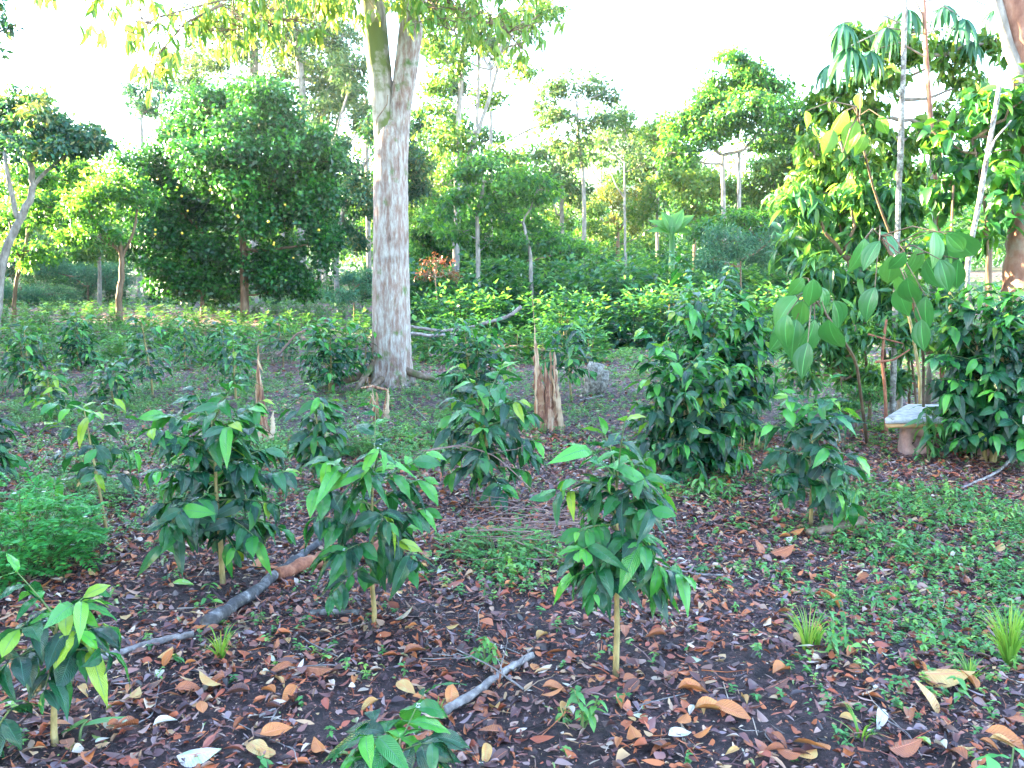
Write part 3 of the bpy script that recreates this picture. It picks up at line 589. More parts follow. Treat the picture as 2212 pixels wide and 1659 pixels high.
# forked main tree --------------------------------------------------
def main_tree():
    Y=12.6; s=Y/FP; rs=NP(61); g=GY(846,Y)
    root=thing('forked_tree','big pale pink barked tree forking into two mossy limbs, centre left','tree',g)
    def col(rows,name,mat,depthscale=1.0,k=40):
        b=MB(); pts=[];rad=[]
        for (y,xl,xr,*dy) in rows:
            c=P((xl+xr)/2,y,Y+(dy[0] if dy else 0)); pts.append(c-g); rad.append((xr-xl)/2*s)
        pts=np.array(pts);rad=np.array(rad); m=len(pts)*6
        t=np.linspace(0,len(pts)-1,m); q=np.stack([np.interp(t,np.arange(len(pts)),pts[:,j]) for j in range(3)],-1); r=np.interp(t,np.arange(len(pts)),rad)
        for _ in range(6): q[1:-1]=(q[:-2]+2*q[1:-1]+q[2:])/4; r[1:-1]=(r[:-2]+2*r[1:-1]+r[2:])/4
        n=len(q); a=np.linspace(0,2*pi,k,endpoint=False)
        fl_=(1+3*np.exp(-np.maximum(q[:,2],0)/.22)*(name=='trunk'))[:,None]; flute=1+fl_*(.030*np.sin(a*5+.6)+.016*np.sin(a*9+2)+.012*np.sin(a*3))[None]
        rr_=r[:,None]*flute*(1+.008*rs.randn(n,1)+.004*rs.randn(n,k))
        v=q[:,None,:]+np.stack([rr_*np.cos(a),rr_*np.sin(a)*depthscale,np.zeros_like(rr_)],-1)
        uv=np.zeros((n*k,2)); i=np.arange(n-1)[:,None]*k; j=np.arange(k)[None]; f=np.stack([i+j,i+(j+1)%k,i+k+(j+1)%k,i+k+j],-1).reshape(-1,4)
        b.add(v.reshape(-1,3),f,uv); return b.build(name,M[mat],root)
    col([(850,785,905),(832,791,898),(812,796,892),(785,799,889),(750,802,887),(690,803,885),(600,804,883),(500,806,881),(400,807,879),(330,809,879),(300,812,877),(275,818,871),(250,827,862),(225,836,852),(205,842,847)],'trunk','bark_main')
    col([(470,826,860),(400,812,862),(330,808,862),(280,807,858),(240,805,852),(200,801,848),(140,793,843),(80,786,836),(0,777,830),(-120,762,812),(-300,735,780),(-600,690,725),(-900,640,660)],'limb','bark_mossy2')
    col([(470,826,860),(400,826,876),(330,828,881),(280,834,883),(240,838,886),(200,846,893),(140,852,902),(80,860,910),(0,869,919),(-120,885,930),(-300,915,955),(-600,960,995),(-900,1000,1020)],'limb','bark_main')
    # knots / scar rings
    # buttress roots
    b=MB()
    for (p0,p1,p2,w,dy) in [((822,795),(760,818),(680,832),20,-.3),((835,810),(812,830),(780,842),18,-.7),((862,800),(866,825),(874,840),10,-.6),((876,800),(925,818),(985,830),16,-.1),((815,780),(795,800),(760,835),18,-.5)]:
        A=P(*p0,Y-.1);B=P(*p1,Y+dy*.7);C=P(*p2,Y+dy*1.4); C[2]=float(gh(C[0],C[1]))-.02; B[2]=max(B[2],float(gh(B[0],B[1]))+.05)
        t=np.linspace(0,1,12)[:,None]; q=(1-t)**2*A+2*t*(1-t)*B+t*t*C
        b.tube(q-g,np.linspace(w*s*.55,w*s*.2,12),k=10,bump=.08,rs=rs)
    b.build('roots',M['bark_root'],root)
    # hanging vine
    b=MB(); q=np.array([P(x,y,Y-.35) for x,y in [(838,205),(836,225),(826,240),(815,255),(812,272)]]); b.tube(q-g,.008,k=5); b.build('vine',M['bark_brown'],root)
    # crown overhead: boughs with hanging clusters of big lanceolate leaves
    lf=MB(); lb=MB()
    def bough(pts,Y0,Y1,n,spread,leaf=.18,rsd=0):
        n=int(n*.70); lb=MB()
        q=np.array([P(a,b_,Y0+(Y1-Y0)*k/(len(pts)-1)) for k,(a,b_) in enumerate(pts)])
        t=np.linspace(0,len(q)-1,16); q=np.stack([np.interp(t,np.arange(len(q)),q[:,j]) for j in range(3)],-1)
        lb.tube(q-g,np.linspace(.018,.006,16),k=6,caps=False)
        for _ in range(n):
            u=rs.rand()*15; c=np.array([np.interp(u,np.arange(16),q[:,j]) for j in range(3)])+rs.randn(3)*[spread,spread*.7,spread*.5]
            m=rs.randint(5,10); a=rs.uniform(0,2*pi,m)
            d=np.stack([np.cos(a)*.55,np.sin(a)*.55,-rs.uniform(.3,1.3,m)],-1)
            lf.scat(T_LAN[rs.randint(3)],np.repeat(c[None],m,0)-g+rs.randn(m,3)*.03,frames(d,np.array([0,0,1.])+rs.randn(m,3)*.3),leaf*rs.uniform(.7,1.2,m),np.clip(rs.normal(.72,.22,m),0,1))
            e=q[int(u)]; lb.tube(np.array([e,(e+c)/2+[0,0,.05],c])-g,[.008,.006,.004],k=4,caps=False)
        lb.build('bough',M['bark_brown'],root)
    bough([(790,-60),(650,-20),(480,0),(330,40),(290,90)],12,9.5,95,.30)
    bough([(790,-120),(600,-70),(400,-60),(200,-30),(165,10)],12,9.5,60,.28)
    bough([(800,-30),(720,10),(640,40),(560,60),(420,70)],12.4,10.5,110,.30)
    bough([(790,-80),(700,-20),(640,-20)],12.4,10.5,60,.35)
    bough([(480,10),(400,50),(340,120),(330,170)],10.5,9.8,22,.18)
    bough([(905,-60),(960,0),(1030,40),(1090,60),(1130,110)],12,11,80,.26)
    bough([(905,-90),(1000,-60),(1120,-40)],12,11,50,.28)
    bough([(905,-30),(950,30),(990,80)],12,11.2,40,.22)
    # high crown above the frame, which shades the ground below
    for _ in range(5):
        c=P(rs.uniform(500,1250),rs.uniform(-900,-450),Y+rs.uniform(-3,2)); n=900
        pos=c+rs.randn(n,3)*[1.0,1.0,.5]; lf.scat(T_QN,pos-g,frames(rs.randn(n,3)+[0,0,-.6],np.array([0,0,1.])+rs.randn(n,3)*.3),.22*rs.uniform(.7,1.3,n),rs.uniform(.2,.8,n))
        lb=MB(); lb.tube(np.array([P(690 if c[0]<-1.5 else 960,-600,Y),c])-g,[.06,.02],k=6,caps=False); lb.build('bough',M['bark_brown'],root)
    lf.build('crown',M['lime'],root)
M['bark_mossy2']=bark_mat('half_mossy_bark',[(.3,(.10,.08,.06)),(.45,(.24,.20,.16)),(.6,(.38,.34,.30))],scale=8,stretch=.2,moss=(.10,.12,.03),mossrange=(.44,.56),mscale=3.2,bump=.7)
M['bark_root']=bark_mat('root_bark',[(.3,(.05,.035,.02)),(.5,(.14,.09,.06)),(.7,(.28,.22,.17))],scale=9,stretch=.6,moss=(.05,.09,.02),mossrange=(.52,.66),mscale=5,bump=.9)
main_tree()

# ------------------------------------------------------------------ right thicket
def shrub(name,label,Y,stems,clumps,leaf,mat,bark,seed,tpls,cover,cat='shrub',**kw):
    return tree(name,label,cat,Y,stems,clumps,leaf,mat,bark,seed,cover=cover,tpl=tpls,**kw)
shrub('lance_leaved_shrub','lance leaved glossy shrub filling the left side of the right thicket',9.5,
 [([(1880,860),(1860,700),(1830,560)],9,5),([(1915,870),(1910,760),(1900,600)],9,6),([(1840,860),(1800,700),(1750,600)],6,4)],
 [(1740,520,75,50),(1810,460,75,50),(1880,520,75,60),(1780,590,80,50),(1870,610,60,50),(1740,430,60,45),(1850,400,60,45),(1930,450,60,60),(1920,650,70,50)],
 .21,'lance','bark_brown',71,T_LAN,3.2,sub=11,down=.9,fill=.3)
shrub('sunlit_shrub','tall sunlit yellow green shrub in the upper part of the right thicket',10,
 [([(1945,860),(1942,600),(1945,400),(1950,200),(1956,-40)],13,10),([(1820,860),(1840,600),(1850,380)],6,4)],
 [(1820,300,65,50),(1880,250,65,55),(1850,360,70,50),(1930,330,50,60),(1900,160,60,50),(1820,200,55,40),(1930,60,55,50),(1990,280,55,50),(1860,80,50,40),(1760,330,55,50),(1790,400,60,50),(2050,120,50,50),(2090,180,50,45),(2060,250,50,50),(1960,120,50,50),(2150,90,40,40),(1900,420,60,60),(1980,380,55,55),(1780,230,50,45),(1730,400,50,45)],
 .14,'lime','bark_pale',72,T_LAN+T_MID,1.6,sub=10,down=.9,fill=.3)
shrub('dark_thicket_shrub','dark broad leaved shrub in front of the reddish trunk at the right edge',8.6,
 [([(2150,900),(2140,700),(2130,450),(2100,300)],9,5),([(2060,880),(2050,600),(2060,400)],8,5)],
 [(2130,230,70,60),(2190,280,60,70),(2110,330,75,60),(2180,400,60,70),(2060,420,60,55),(2120,490,60,50),(2030,300,45,55),(2040,530,65,45),(2230,200,50,60)],
 .16,'green','bark_brown',73,T_MID,2.0,sub=10,down=.7,fill=.3)
shrub('undergrowth_shrub','tangled green undergrowth shrub behind the stone bench',9.2,
 [([(1980,870),(1970,780),(1960,700)],6,4),([(1820,860),(1815,800)],4,3)],
 [(1860,700,80,45),(1960,720,60,50),(2040,660,60,60),(1800,760,60,40),(1850,800,60,35),(2050,750,50,60),(1740,800,45,40),(1960,600,55,45),(1700,720,60,55),(1900,640,70,60),(1780,700,70,60),(1930,820,60,40),(2080,820,50,50)],
 .14,'lance','bark_brown',74,T_LAN,2.3,sub=10,down=.5,fill=.3)
shrub('fern_leaved_shrub','small fine leaved shrub at the foot of the right thicket',8.7,
 [([(1850,930),(1850,890)],4,3)],[(1850,860,50,28),(1890,850,40,25),(1810,880,35,22),(1900,930,40,20)],.05,'weed','bark_brown',75,[T_QN],1.6,sub=8)
# big nerved leaves
def bigleaf_plant(name,label,Y,stem,leaves,seed,mat='bigleaf'):
    g=GY(stem[0][0],Y); root=thing(name,label,'shrub',g,'broad nerved leaf shrubs'); rs=NP(seed); s=Y/FP
    sb=MB(); lf=MB(); q=np.array([P(a,b,Y+2.2*(1-k/(len(stem)-1))) for k,(a,b) in enumerate(stem)]); g=q[0].copy(); g[2]=gh(g[0],g[1]); root.location=g; q[0][2]=g[2]-.03
    t=np.linspace(0,len(q)-1,14); qs=np.stack([np.interp(t,np.arange(len(q)),q[:,j]) for j in range(3)],-1); sb.tube(qs-g,np.linspace(.016,.007,14),k=7)
    for (x0,y0,x1,y1,rn) in leaves:   # leaf base and tip
        dy=rs.uniform(-.5,.35); A=P(x0,y0,Y+dy); B=P(x1,y1,Y+dy+rs.uniform(-.12,.1)); L=np.linalg.norm(B-A)*.88
        view=(CAM-A); view/=np.linalg.norm(view); up=view*.75+np.array([rs.uniform(-.75,.75),0,rs.uniform(.1,.8)])
        lf.scat(T_BIG[rs.randint(3)],(A-g)[None],frames((B-A)[None],up[None]),np.array([[L,L*rs.uniform(.95,1.15),L]]),np.array([rn]))
        e=qs[np.argmin(np.linalg.norm(qs-A,axis=1))]; m=(e+A)/2+[0,0,.06]; sb.tube(np.array([e,m,A])-g,[.006,.005,.003],k=5,caps=False)
    sb.build('stem',M['bark_brown'],root); lf.build('foliage',M[mat],root)
bigleaf_plant('broad_leaved_shrub','shrub with very large pale green three nerved leaves at eye level, right',6.2,
 [(2000,860),(1995,760),(1965,620),(1900,510)],
 [(1868,515,1855,608,.6),(1900,520,1850,590,.3),(1925,552,1922,640,.7),(1955,545,1918,600,.4),(1985,530,1975,622,.65),(2018,500,2030,590,.8),(2045,505,2100,560,.55),(2060,500,2120,600,.5),(1960,600,1968,690,.4),(2000,560,2040,640,.3),(2030,560,2060,640,.25),(1940,620,1960,700,.5),(1890,620,1850,700,.2),(2000,640,1990,730,.2),(1900,500,1960,560,.45),(2070,560,2060,640,.15),(1990,690,1990,770,.15),(1935,590,1990,650,.6)],81)
bigleaf_plant('broad_leaved_shrub','shrub with large soft nerved leaves hanging over the coffee, left end of the thicket',6.0,
 [(1880,850),(1850,780),(1800,700),(1755,640)],
 [(1757,602,1752,680,.6),(1720,640,1660,700,.75),(1735,650,1722,720,.7),(1700,680,1680,760,.55),(1760,690,1740,800,.3),(1720,690,1700,790,.4),(1790,690,1800,790,.5),(1745,740,1720,830,.1),(1770,620,1810,690,.4),(1735,600,1700,650,.65),(1700,700,1665,770,.4),(1800,650,1840,730,.2),(1755,660,1690,700,.3)],82)
# big loose leaves up in the sunlit part
bigleaf_plant('broad_leaved_shrub','broad leaved shrub with backlit yellow green leaves high in the thicket',7.5,
 [(1970,820),(1960,600),(1890,420),(1860,300),(1850,230)],
 [(1740,240,1752,280,.5),(1800,280,1780,340,.6),(1850,260,1818,330,.8),(1830,240,1800,310,.5),(1820,330,1815,350,.3),(1870,290,1850,340,.6),(1860,200,1840,250,.5),(1900,250,1915,300,.4)],83,'biglime')
def palmate(name,label,Y,base,heads,seed):
    g=GY(base[0][0],Y); root=thing(name,label,'tree',g); rs=NP(seed); sb=MB(); lf=MB()
    q=np.array([P(a,b,Y) for a,b in base]); q[0][2]=gh(q[0][0],q[0][1])-.05
    t=np.linspace(0,len(q)-1,16); q=np.stack([np.interp(t,np.arange(len(q)),q[:,j]) for j in range(3)],-1); sb.tube(q-g,np.linspace(.035,.02,16),k=8,bump=.05,rs=rs)
    for (x,y,r) in heads:
        c=P(x,y,Y+rs.uniform(-.6,.6)); e=q[np.argmin(np.linalg.norm(q-c,axis=1))]; sb.tube(np.array([e,(e+c)/2+[0,0,.12],c])-g,[.010,.008,.006],k=5,caps=False)
        n=12; a=np.arange(n)/n*2*pi+rs.rand(); L=1.35*r*Y/FP
        d=np.stack([np.cos(a)*.8,np.sin(a)*.8,np.full(n,-.55)+rs.randn(n)*.12],-1)
        lf.scat(leaf_tpl(6,2,.17,.5,.2),np.repeat((c-g)[None],n,0),frames(d,np.repeat([[0,0,1.]],n,0)+rs.randn(n,3)*.1),np.full(n,L)*rs.uniform(.8,1.1,n),rs.uniform(.1,.6,n))
    sb.build('trunk',M['bark_pale'],root); lf.build('crown',M['blue'],root)
palmate('palmate_tree','tree with drooping finger like leaf rosettes at the upper right',9.5,[(2010,800),(2020,500),(2010,250),(1995,60),(1990,-60)],
 [(1835,100,70),(1880,110,55),(2080,40,60),(1820,50,55),(2150,20,50),(1960,20,60),(2040,10,55),(2100,90,45),(1790,140,50),(1915,60,50)],91)
# stems and trunks
def pole(name,label,cat,Y,pts,w0,w1,bark,seed,k=10,parts=(),group=None):
    g=GY(pts[0][0],Y); root=thing(name,label,cat,g,group); rs=NP(seed); b=MB()
    q=np.array([P(a,c,Y) for a,c in pts]); q[0][2]=gh(q[0][0],q[0][1])-.05
    t=np.linspace(0,len(q)-1,6*len(q)); q=np.stack([np.interp(t,np.arange(len(q)),q[:,j]) for j in range(3)],-1)
    for _ in range(4): q[1:-1]=(q[:-2]+2*q[1:-1]+q[2:])/4
    s=Y/FP; b.tube(q-g,np.interp(np.linspace(0,1,len(q)),[0,1],[w0*s/2,w1*s/2])*(1+.05*rs.randn(len(q))),k=k,bump=.025,rs=rs); b.build('trunk',M[bark],root)
    for nm,pp,a,c2,bk in parts:
        b=MB(); q=np.array([P(x,y,Y-.05) for x,y in pp]); t=np.linspace(0,len(q)-1,12); q=np.stack([np.interp(t,np.arange(len(q)),q[:,j]) for j in range(3)],-1)
        b.tube(q-g,np.linspace(a*s/2,c2*s/2,12),k=8,bump=.05,rs=rs); b.build(nm,M[bk],root)
    return root,g
pole('slim_tree','slim crooked lichen spotted pale stem before the right thicket','tree',7.6,[(2098,860),(2096,680),(2088,590),(2098,520),(2115,440),(2130,350),(2148,250),(2160,180)],12,9,'stump',92,
  parts=[('limb',[(2130,350),(2150,300),(2185,260)],6,3,'stump')])
pole('slim_tree','straight slim pale trunk standing in the sunlit shrub of the right thicket','tree',8.9,[(1930,870),(1936,600),(1942,400),(1950,200),(1957,-40)],13,10,'stump',97)
pole('slim_tree','thin pinkish trunk at the top of the right thicket, right of the straight pale one','tree',9.3,[(2040,860),(2030,500),(2010,250),(2000,100),(1993,-40)],9,8,'bark_red',98)
pole('reddish_tree','thick reddish patchy trunk cut by the right edge','tree',8.8,[(2205,900),(2208,700),(2212,560),(2230,420),(2240,250),(2222,120),(2195,20),(2175,-120)],78,66,'bark_red',93,k=20,
  parts=[('limb',[(2240,330),(2215,200),(2175,90),(2145,-40)],30,18,'bark_pale')])
pole('brown_sapling','reddish brown bare stem with a broken crooked branch behind the bench','sapling',8.6,[(1918,890),(1912,840),(1905,780),(1908,740),(1915,690)],8,5,'log_brown',94,
  parts=[('branch',[(1876,722),(1910,732),(1950,742)],5,3,'log_brown'),('branch',[(1892,782),(1930,778),(1965,755)],6,3,'log_brown')])
pole('bare_sapling','thin tan stem leaning behind the bench, right of the reddish one','sapling',8.4,[(1990,880),(1988,820),(1975,740),(1965,690),(1950,640)],7,6,'stem',95)
pole('shade_trunk','dark shaded trunk in the depth of the right thicket','tree',10.5,[(2140,860),(2135,600),(2140,450)],16,12,'bark_brown',96)

# ------------------------------------------------------------------ bench
def bench():
    g=G(1968,982); Y=g[1]; s=Y/FP; root=thing('stone_bench','low concrete bench with a chipped white slab on a holed reddish block','bench',g)
    z0=P(1968,918,Y)[2]-g[2]; z1=z0+.035; z2=z1+.055
    c=(1887-1968)*s
    poly=[(c,-.16),(c+1.0,-.16),(c+1.3,.66),(c+.60,.70)]
    def slab(ps,za,zb):
        n=len(ps); b=MB(); V=[];cx=sum(p[0] for p in ps)/n; cy=sum(p[1] for p in ps)/n
        # ring profile with small bevels and subdivided edges
        ring=[]
        for i in range(n):
            a=np.array(ps[i]);d=np.array(ps[(i+1)%n])
            for t in np.linspace(.02,.98,9): ring.append(a+(d-a)*t)
        ring=np.array(ring); m=len(ring); rs=NP(4)
        prof=[(za,.985),(za,1.0),(zb-.008,1.0),(zb,.985),(zb+.001,.5),(zb+.0015,.02)]
        prof=[(za,.02),(za,.985)]+[(za+.006,1.0)]+[(zb-.008,1.0),(zb,.985),(zb+.001,.6),(zb+.0015,.02)]
        for z,k in prof:
            rr2=ring-[cx,cy]; rr2=rr2*k+[cx,cy]+rs.randn(m,2)*.0025
            V.append(np.column_stack([rr2,np.full(m,z)+rs.randn(m)*.0008]))
        V=np.vstack(V); i=np.arange(len(prof)-1)[:,None]*m; j=np.arange(m)[None]
        f=np.stack([i+j,i+(j+1)%m,i+m+(j+1)%m,i+m+j],-1).reshape(-1,4); b.add(V,f); return b
    slab([(p[0]*.995+.004,p[1]*.99) for p in poly],z0,z1).build('underlay',M['rust'],root,smooth=False)
    slab(poly,z1+.002,z2).build('slab',M['concrete'],root,smooth=False)
    # pedestal: block with a round hole (frame of quads around a circle)
    def pedestal(x0):
        b=MB(); w=.105; hgt=z0-.002; T=.16; n=32; a=np.linspace(0,2*pi,n,endpoint=False)
        taper=lambda z: w*(1.06-.14*z/hgt)
        cz=hgt*.48; r=.056
        def sq(a_):
            k=1/max(abs(cos(a_)),abs(sin(a_))); x=cos(a_)*k; z=sin(a_)*k
            zz=(cz+z*(hgt-cz)) if z>0 else cz+z*(cz+.03)
            return x,zz
        out=np.array([[sq(t)[0]*taper(max(0,sq(t)[1])),sq(t)[1]] for t in a]); inn=np.stack([np.cos(a)*r,cz+np.sin(a)*r],-1)
        V=np.vstack([np.column_stack([out[:,0]+x0,np.full(n,-.08),out[:,1]]),np.column_stack([inn[:,0]+x0,np.full(n,-.08),inn[:,1]]),np.column_stack([inn[:,0]+x0,np.full(n,.08),inn[:,1]]),np.column_stack([out[:,0]+x0,np.full(n,.08),out[:,1]])])
        j=np.arange(n); j2=(j+1)%n; F=[]
        for k in range(4): kk=(k+1)%4; F.append(np.stack([k*n+j,k*n+j2,kk*n+j2,kk*n+j],-1))
        b.add(V,np.vstack(F)); b.build('pedestal',M['brick'],root,smooth=False)
    pedestal(0.02); pedestal(.62)
bench()
# white plate at right edge
g=G(2235,1040); o=thing('white_board','small blank white board on a post at the right edge','sign',g)
Yb=g[1]; s=Yb/FP; zc=P(2235,907,Yb)[2]-g[2]
b=MB(); 
def boxmb(b,c,hx,hy,hz):
    v=[(c[0]+i*hx,c[1]+j*hy,c[2]+k*hz) for i in(-1,1) for j in(-1,1) for k in(-1,1)]
    b.add(v,[(0,1,3,2),(4,6,7,5),(0,4,5,1),(2,3,7,6),(0,2,6,4),(1,5,7,3)])
boxmb(b,(-.02,0,zc),.11,.008,.033); b.build('panel',M['white'],o,smooth=False)
b=MB(); b.tube([(0.05,.015,-.05),(0.05,.015,zc)],.012,k=8); b.build('post',M['bark_brown'],o)

# ------------------------------------------------------------------ small plants by the bench
def leafy(name,label,base,Yoff,stems,leaf,mat,tpls,seed,n=9,cat='plant',group=None):
    g=G(*base); Y=g[1]; root=thing(name,label,cat,g,group); rs=NP(seed); sb=MB(); lf=MB()
    for (tx,ty) in stems:
        A=g.copy(); A[2]-=.01; B=P(tx,ty,Y+rs.uniform(-.1,.1)); mid=(A+B)/2+rs.randn(3)*.02; t=np.linspace(0,1,9)[:,None]; q=(1-t)**2*A+2*t*(1-t)*mid+t*t*B
        sb.tube(q-g,np.linspace(.006,.003,9),k=5)
        for k in range(n):
            u=.3+.7*(k+1)/n; c=np.array([np.interp(u*8,np.arange(9),q[:,j]) for j in range(3)])
            a=k*2.4+rs.rand(); m=1
            d=np.array([cos(a),sin(a),rs.uniform(-.7,.2)])
            lf.scat(tpls[rs.randint(len(tpls))],(c-g)[None],frames(d[None],np.array([[0,0,1.]])+rs.randn(1,3)*.2),np.array([leaf*rs.uniform(.7,1.15)]),np.array([rs.uniform(.2,.8)]))
    sb.build('stem',M['twig'],root); lf.build('foliage',M[mat],root); return root
leafy('lance_leaved_plant','lance leaved seedling standing in front of the bench block',(2005,1000),0,[(2000,880),(2028,905),(1992,900)],.17,'lance',T_LAN,111,n=11)
leafy('rosette_plant','bright green rosette leaved plant under the right coffee bush',(2160,990),0,[(2165,895),(2110,940),(2195,905),(2130,905)],.14,'weed',T_MID,112,n=9)
leafy('broad_seedling','single upright pale green leaf sprouting beside the corner seedling stem',(175,1610),0,[(190,1555)],.13,'weed',[leaf_tpl(6,4,.4,-.1,.2)],113,n=2)
leafy('weed_seedling','leafy weed seedling in bare soil right of the bottom middle',(1255,1580),0,[(1240,1490),(1290,1510),(1215,1530)],.055,'weed',T_MID,114,n=12)
leafy('herb_plant','small leafy herb between the coffee stem and the short grey log',(1050,1440),0,[(1048,1375),(1065,1390),(1030,1400)],.045,'weed',T_MID,115,n=12)
leafy('glossy_seedling','glossy green seedling at the bottom right corner',(2170,1690),0,[(2130,1630),(2190,1615)],.12,'fern',T_COF,116,n=3)
leafy('dark_seedling','dark bluish seedling leaf at the left edge near the bottom',(-30,1640),0,[(-5,1520),(20,1535)],.13,'coffee',T_COF,117,n=4)
leafy('herb_plant','upright herb right of the grass tuft in the right foreground',(1810,1420),0,[(1800,1340),(1825,1350),(1790,1360)],.05,'weed',T_MID,118,n=14)
leafy('herb_plant','branching weed below the right coffee plant',(1540,1080),0,[(1510,1035),(1550,1030),(1580,1045)],.08,'weed',T_MID,119,n=10)

# feathery pinnate bush at left
def pinnate_bush(name,label,g,Rx,Hh,n,seed,frond=.28,mat='fern',cat='shrub',flowers=0):
    root=thing(name,label,cat,g); rs=NP(seed); sb=MB(); lf=MB(); fl=MB()
    for i in range(n):
        a=rs.uniform(0,2*pi); r=Rx*rs.rand()**.5; c=np.array([cos(a)*r,sin(a)*r*.8,Hh*rs.uniform(.15,1)*(1-.55*(r/Rx)**2)])
        root0=np.array([cos(a)*r*.4,sin(a)*r*.4,0]); 
        if i%3==0: sb.tube(np.array([root0,(root0+c)/2+[0,0,.03],c]),[.004,.003,.002],k=4,caps=False)
        L=frond*rs.uniform(.6,1.1); d=np.array([cos(a)*rs.uniform(.4,1),sin(a)*rs.uniform(.4,1),rs.uniform(-.1,.6)])+rs.randn(3)*.3; d/=np.linalg.norm(d)
        m=11; u=np.linspace(.15,1,m); pts=c+np.outer(u*L,d)+np.outer(-u*u*L*.3,[0,0,1])
        side=np.cross([0,0,1.],d); side/=np.linalg.norm(side)
        for ss in (-1,1):
            dd=side*ss+d*.5+rs.randn(m,3)*.12; ll=L*.28*np.sin(pi*(u*.8+.15))
            lf.scat(T_Q,pts,frames(dd,np.repeat([[0,0,1.]],m,0)+rs.randn(m,3)*.2),ll,np.clip(rs.normal(.5,.2,m)+.3*(c[2]/Hh-.6),0,1))
        if rs.rand()<flowers:
            k=5; aa=np.arange(k)*1.256; fl.scat(T_QW,np.repeat((c+[0,0,.05])[None],k,0),frames(np.stack([np.cos(aa),np.sin(aa),np.full(k,.3)],-1),np.repeat([[0,0,1.]],k,0)),np.full(k,.016),np.full(k,.5))
    sb.build('stem',M['twig'],root); lf.build('foliage',M[mat],root)
    if fl.n: fl.build('blossom',M['flower'],root)
    return root
pinnate_bush('feathery_bush','bright green feathery bush with tiny white flowers at the left edge',G(35,1235),.42,.50,430,121,frond=.17,flowers=.06)
pinnate_bush('feathery_weed','light green wispy weed clump right of the slim coffee plant',G(775,985),.22,.26,150,122,frond=.12,mat='weed')
pinnate_bush('feathery_weed','low wispy weed clump among the dry twigs in the centre',G(1075,1200),.34,.14,160,123,frond=.10,mat='weed')
pinnate_bush('feathery_weed','low wispy weed clump at the left, behind the feathery bush',G(150,1080),.42,.14,160,124,frond=.12,mat='weed')

# banana
def banana():
    Y=27; g=GY(1447,Y); root=thing('banana_plant','young banana plant with upright light green leaves beyond the coffee rows','banana plant',g); b=MB()
    z=P(1447,490,Y)[2]-g[2]; b.tube([(0,0,-.05),(0.02,0,z*.5),(0,0,z)],[.14,.11,.07],k=10); b.build('stem',M['banana'],root)
    lf=MB(); tp=leaf_tpl(10,4,.42,.30,.3,.01)
    for (a,el,L) in [(2.9,.75,1.0),(.2,.85,1.15),(3.5,.3,.9),(-.4,.25,.8),(.3,1.2,1.05),(2.6,1.25,.95)]:
        d=np.array([[cos(a)*cos(el),sin(a)*cos(el),sin(el)]]); lf.scat(tp,np.array([[0,0,z*.93]]),frames(d,np.array([[0,-.6,.8]])),np.array([L*.95]),np.array([.6]))
    lf.build('foliage',M['banana'],root)
banana()
# dead red-leaved shrub near trunk
tree('red_leaved_shrub','sparse shrub with reddish dry leaves right of the forked trunk','shrub',22,[([(945,660),(940,600)],4,2)],[(945,565,38,16),(970,590,35,14),(920,590,30,16)],.10,'red','bark_brown',57,cover=.45,tpl=[T_QN],sub=7,wild=.9)

# ------------------------------------------------------------------ split banana stumps
def split_stump(name,label,base,strips,seed,flare=.12):
    g=G(*base); Y=g[1]; s=Y/FP; root=thing(name,label,'stump',g,'split dead banana stumps'); rs=NP(seed)
    core=MB(); sh=MB()
    for si,(bx,tx,ty,w,isc) in enumerate(strips):
        A=np.array([(bx-base[0])*s,rs.uniform(-.05,.05),-.03]); T=P(tx,ty,Y)-g; T[1]+=rs.uniform(-.05,.05)
        n=22; t=np.linspace(0,1,n)[:,None]; q=A*(1-t)+T*t; q[:,0]+=np.cumsum(rs.randn(n))*.004; q[:,1]+=np.cumsum(rs.randn(n))*.003
        r=w*s/2*(1.15-t[:,0]**1.6)*(1+.1*rs.randn(n)); r[-1]=.002
        if isc: core.tube(q,np.maximum(r,.002),k=12,bump=.14,rs=rs,rnd=rs.rand())
        else:
            k=5; ang=rs.uniform(0,6); fr=np.linspace(-1,1,k)
            wdir=np.array([cos(ang*.2),.3*sin(ang),0]); curl=np.array([0,-1.0,0])
            v=q[:,None,:]+r[:,None,None]*(fr[None,:,None]*wdir+(.6*(1-fr**2))[None,:,None]*curl)+rs.randn(n,k,3)*.0035
            uv=np.stack(np.meshgrid(np.linspace(0,1,k),np.linspace(0,1,n)),-1).reshape(-1,2)
            i=np.arange(n-1)[:,None]*k+np.arange(k-1)[None]; f=np.stack([i,i+1,i+k+1,i+k],-1).reshape(-1,4); sh.add(v.reshape(-1,3),f,uv,np.clip(rs.rand()+.12*np.repeat(rs.randn(n),k),0,1))
            if si%2==0:
                for c in range(3): sh.scat(T_LAN[2],(q[rs.randint(2,n-2)])[None],frames(np.array([[rs.uniform(-.5,.5),-.3,-1.]]),np.array([[0,-1.,0]])),np.array([[.14,.08,.1]]),np.array([rs.rand()]))
    core.build('core',M['deadwood'],root)
    if sh.n: sh.build('sheath',M['dead'],root)
M['deadwood']=bark_mat('split_dead_wood',[(.34,(.05,.02,.015)),(.48,(.24,.10,.06)),(.56,(.38,.23,.15)),(.7,(.52,.40,.30))],scale=28,stretch=.10,bump=.9)
split_stump('dead_stump','tall ragged split dead stump at centre, right of the wide coffee plant',(1183,930),
 [(1172,1158,725,22,1),(1192,1176,790,24,1),(1204,1196,760,13,1),(1160,1150,640,9,0),(1212,1200,760,14,0),(1165,1158,740,16,0),(1215,1190,810,16,0),(1205,1185,780,18,0),(1155,1172,790,14,0),(1196,1192,756,10,0),(1222,1196,850,14,0),(1172,1168,830,18,0)],131)
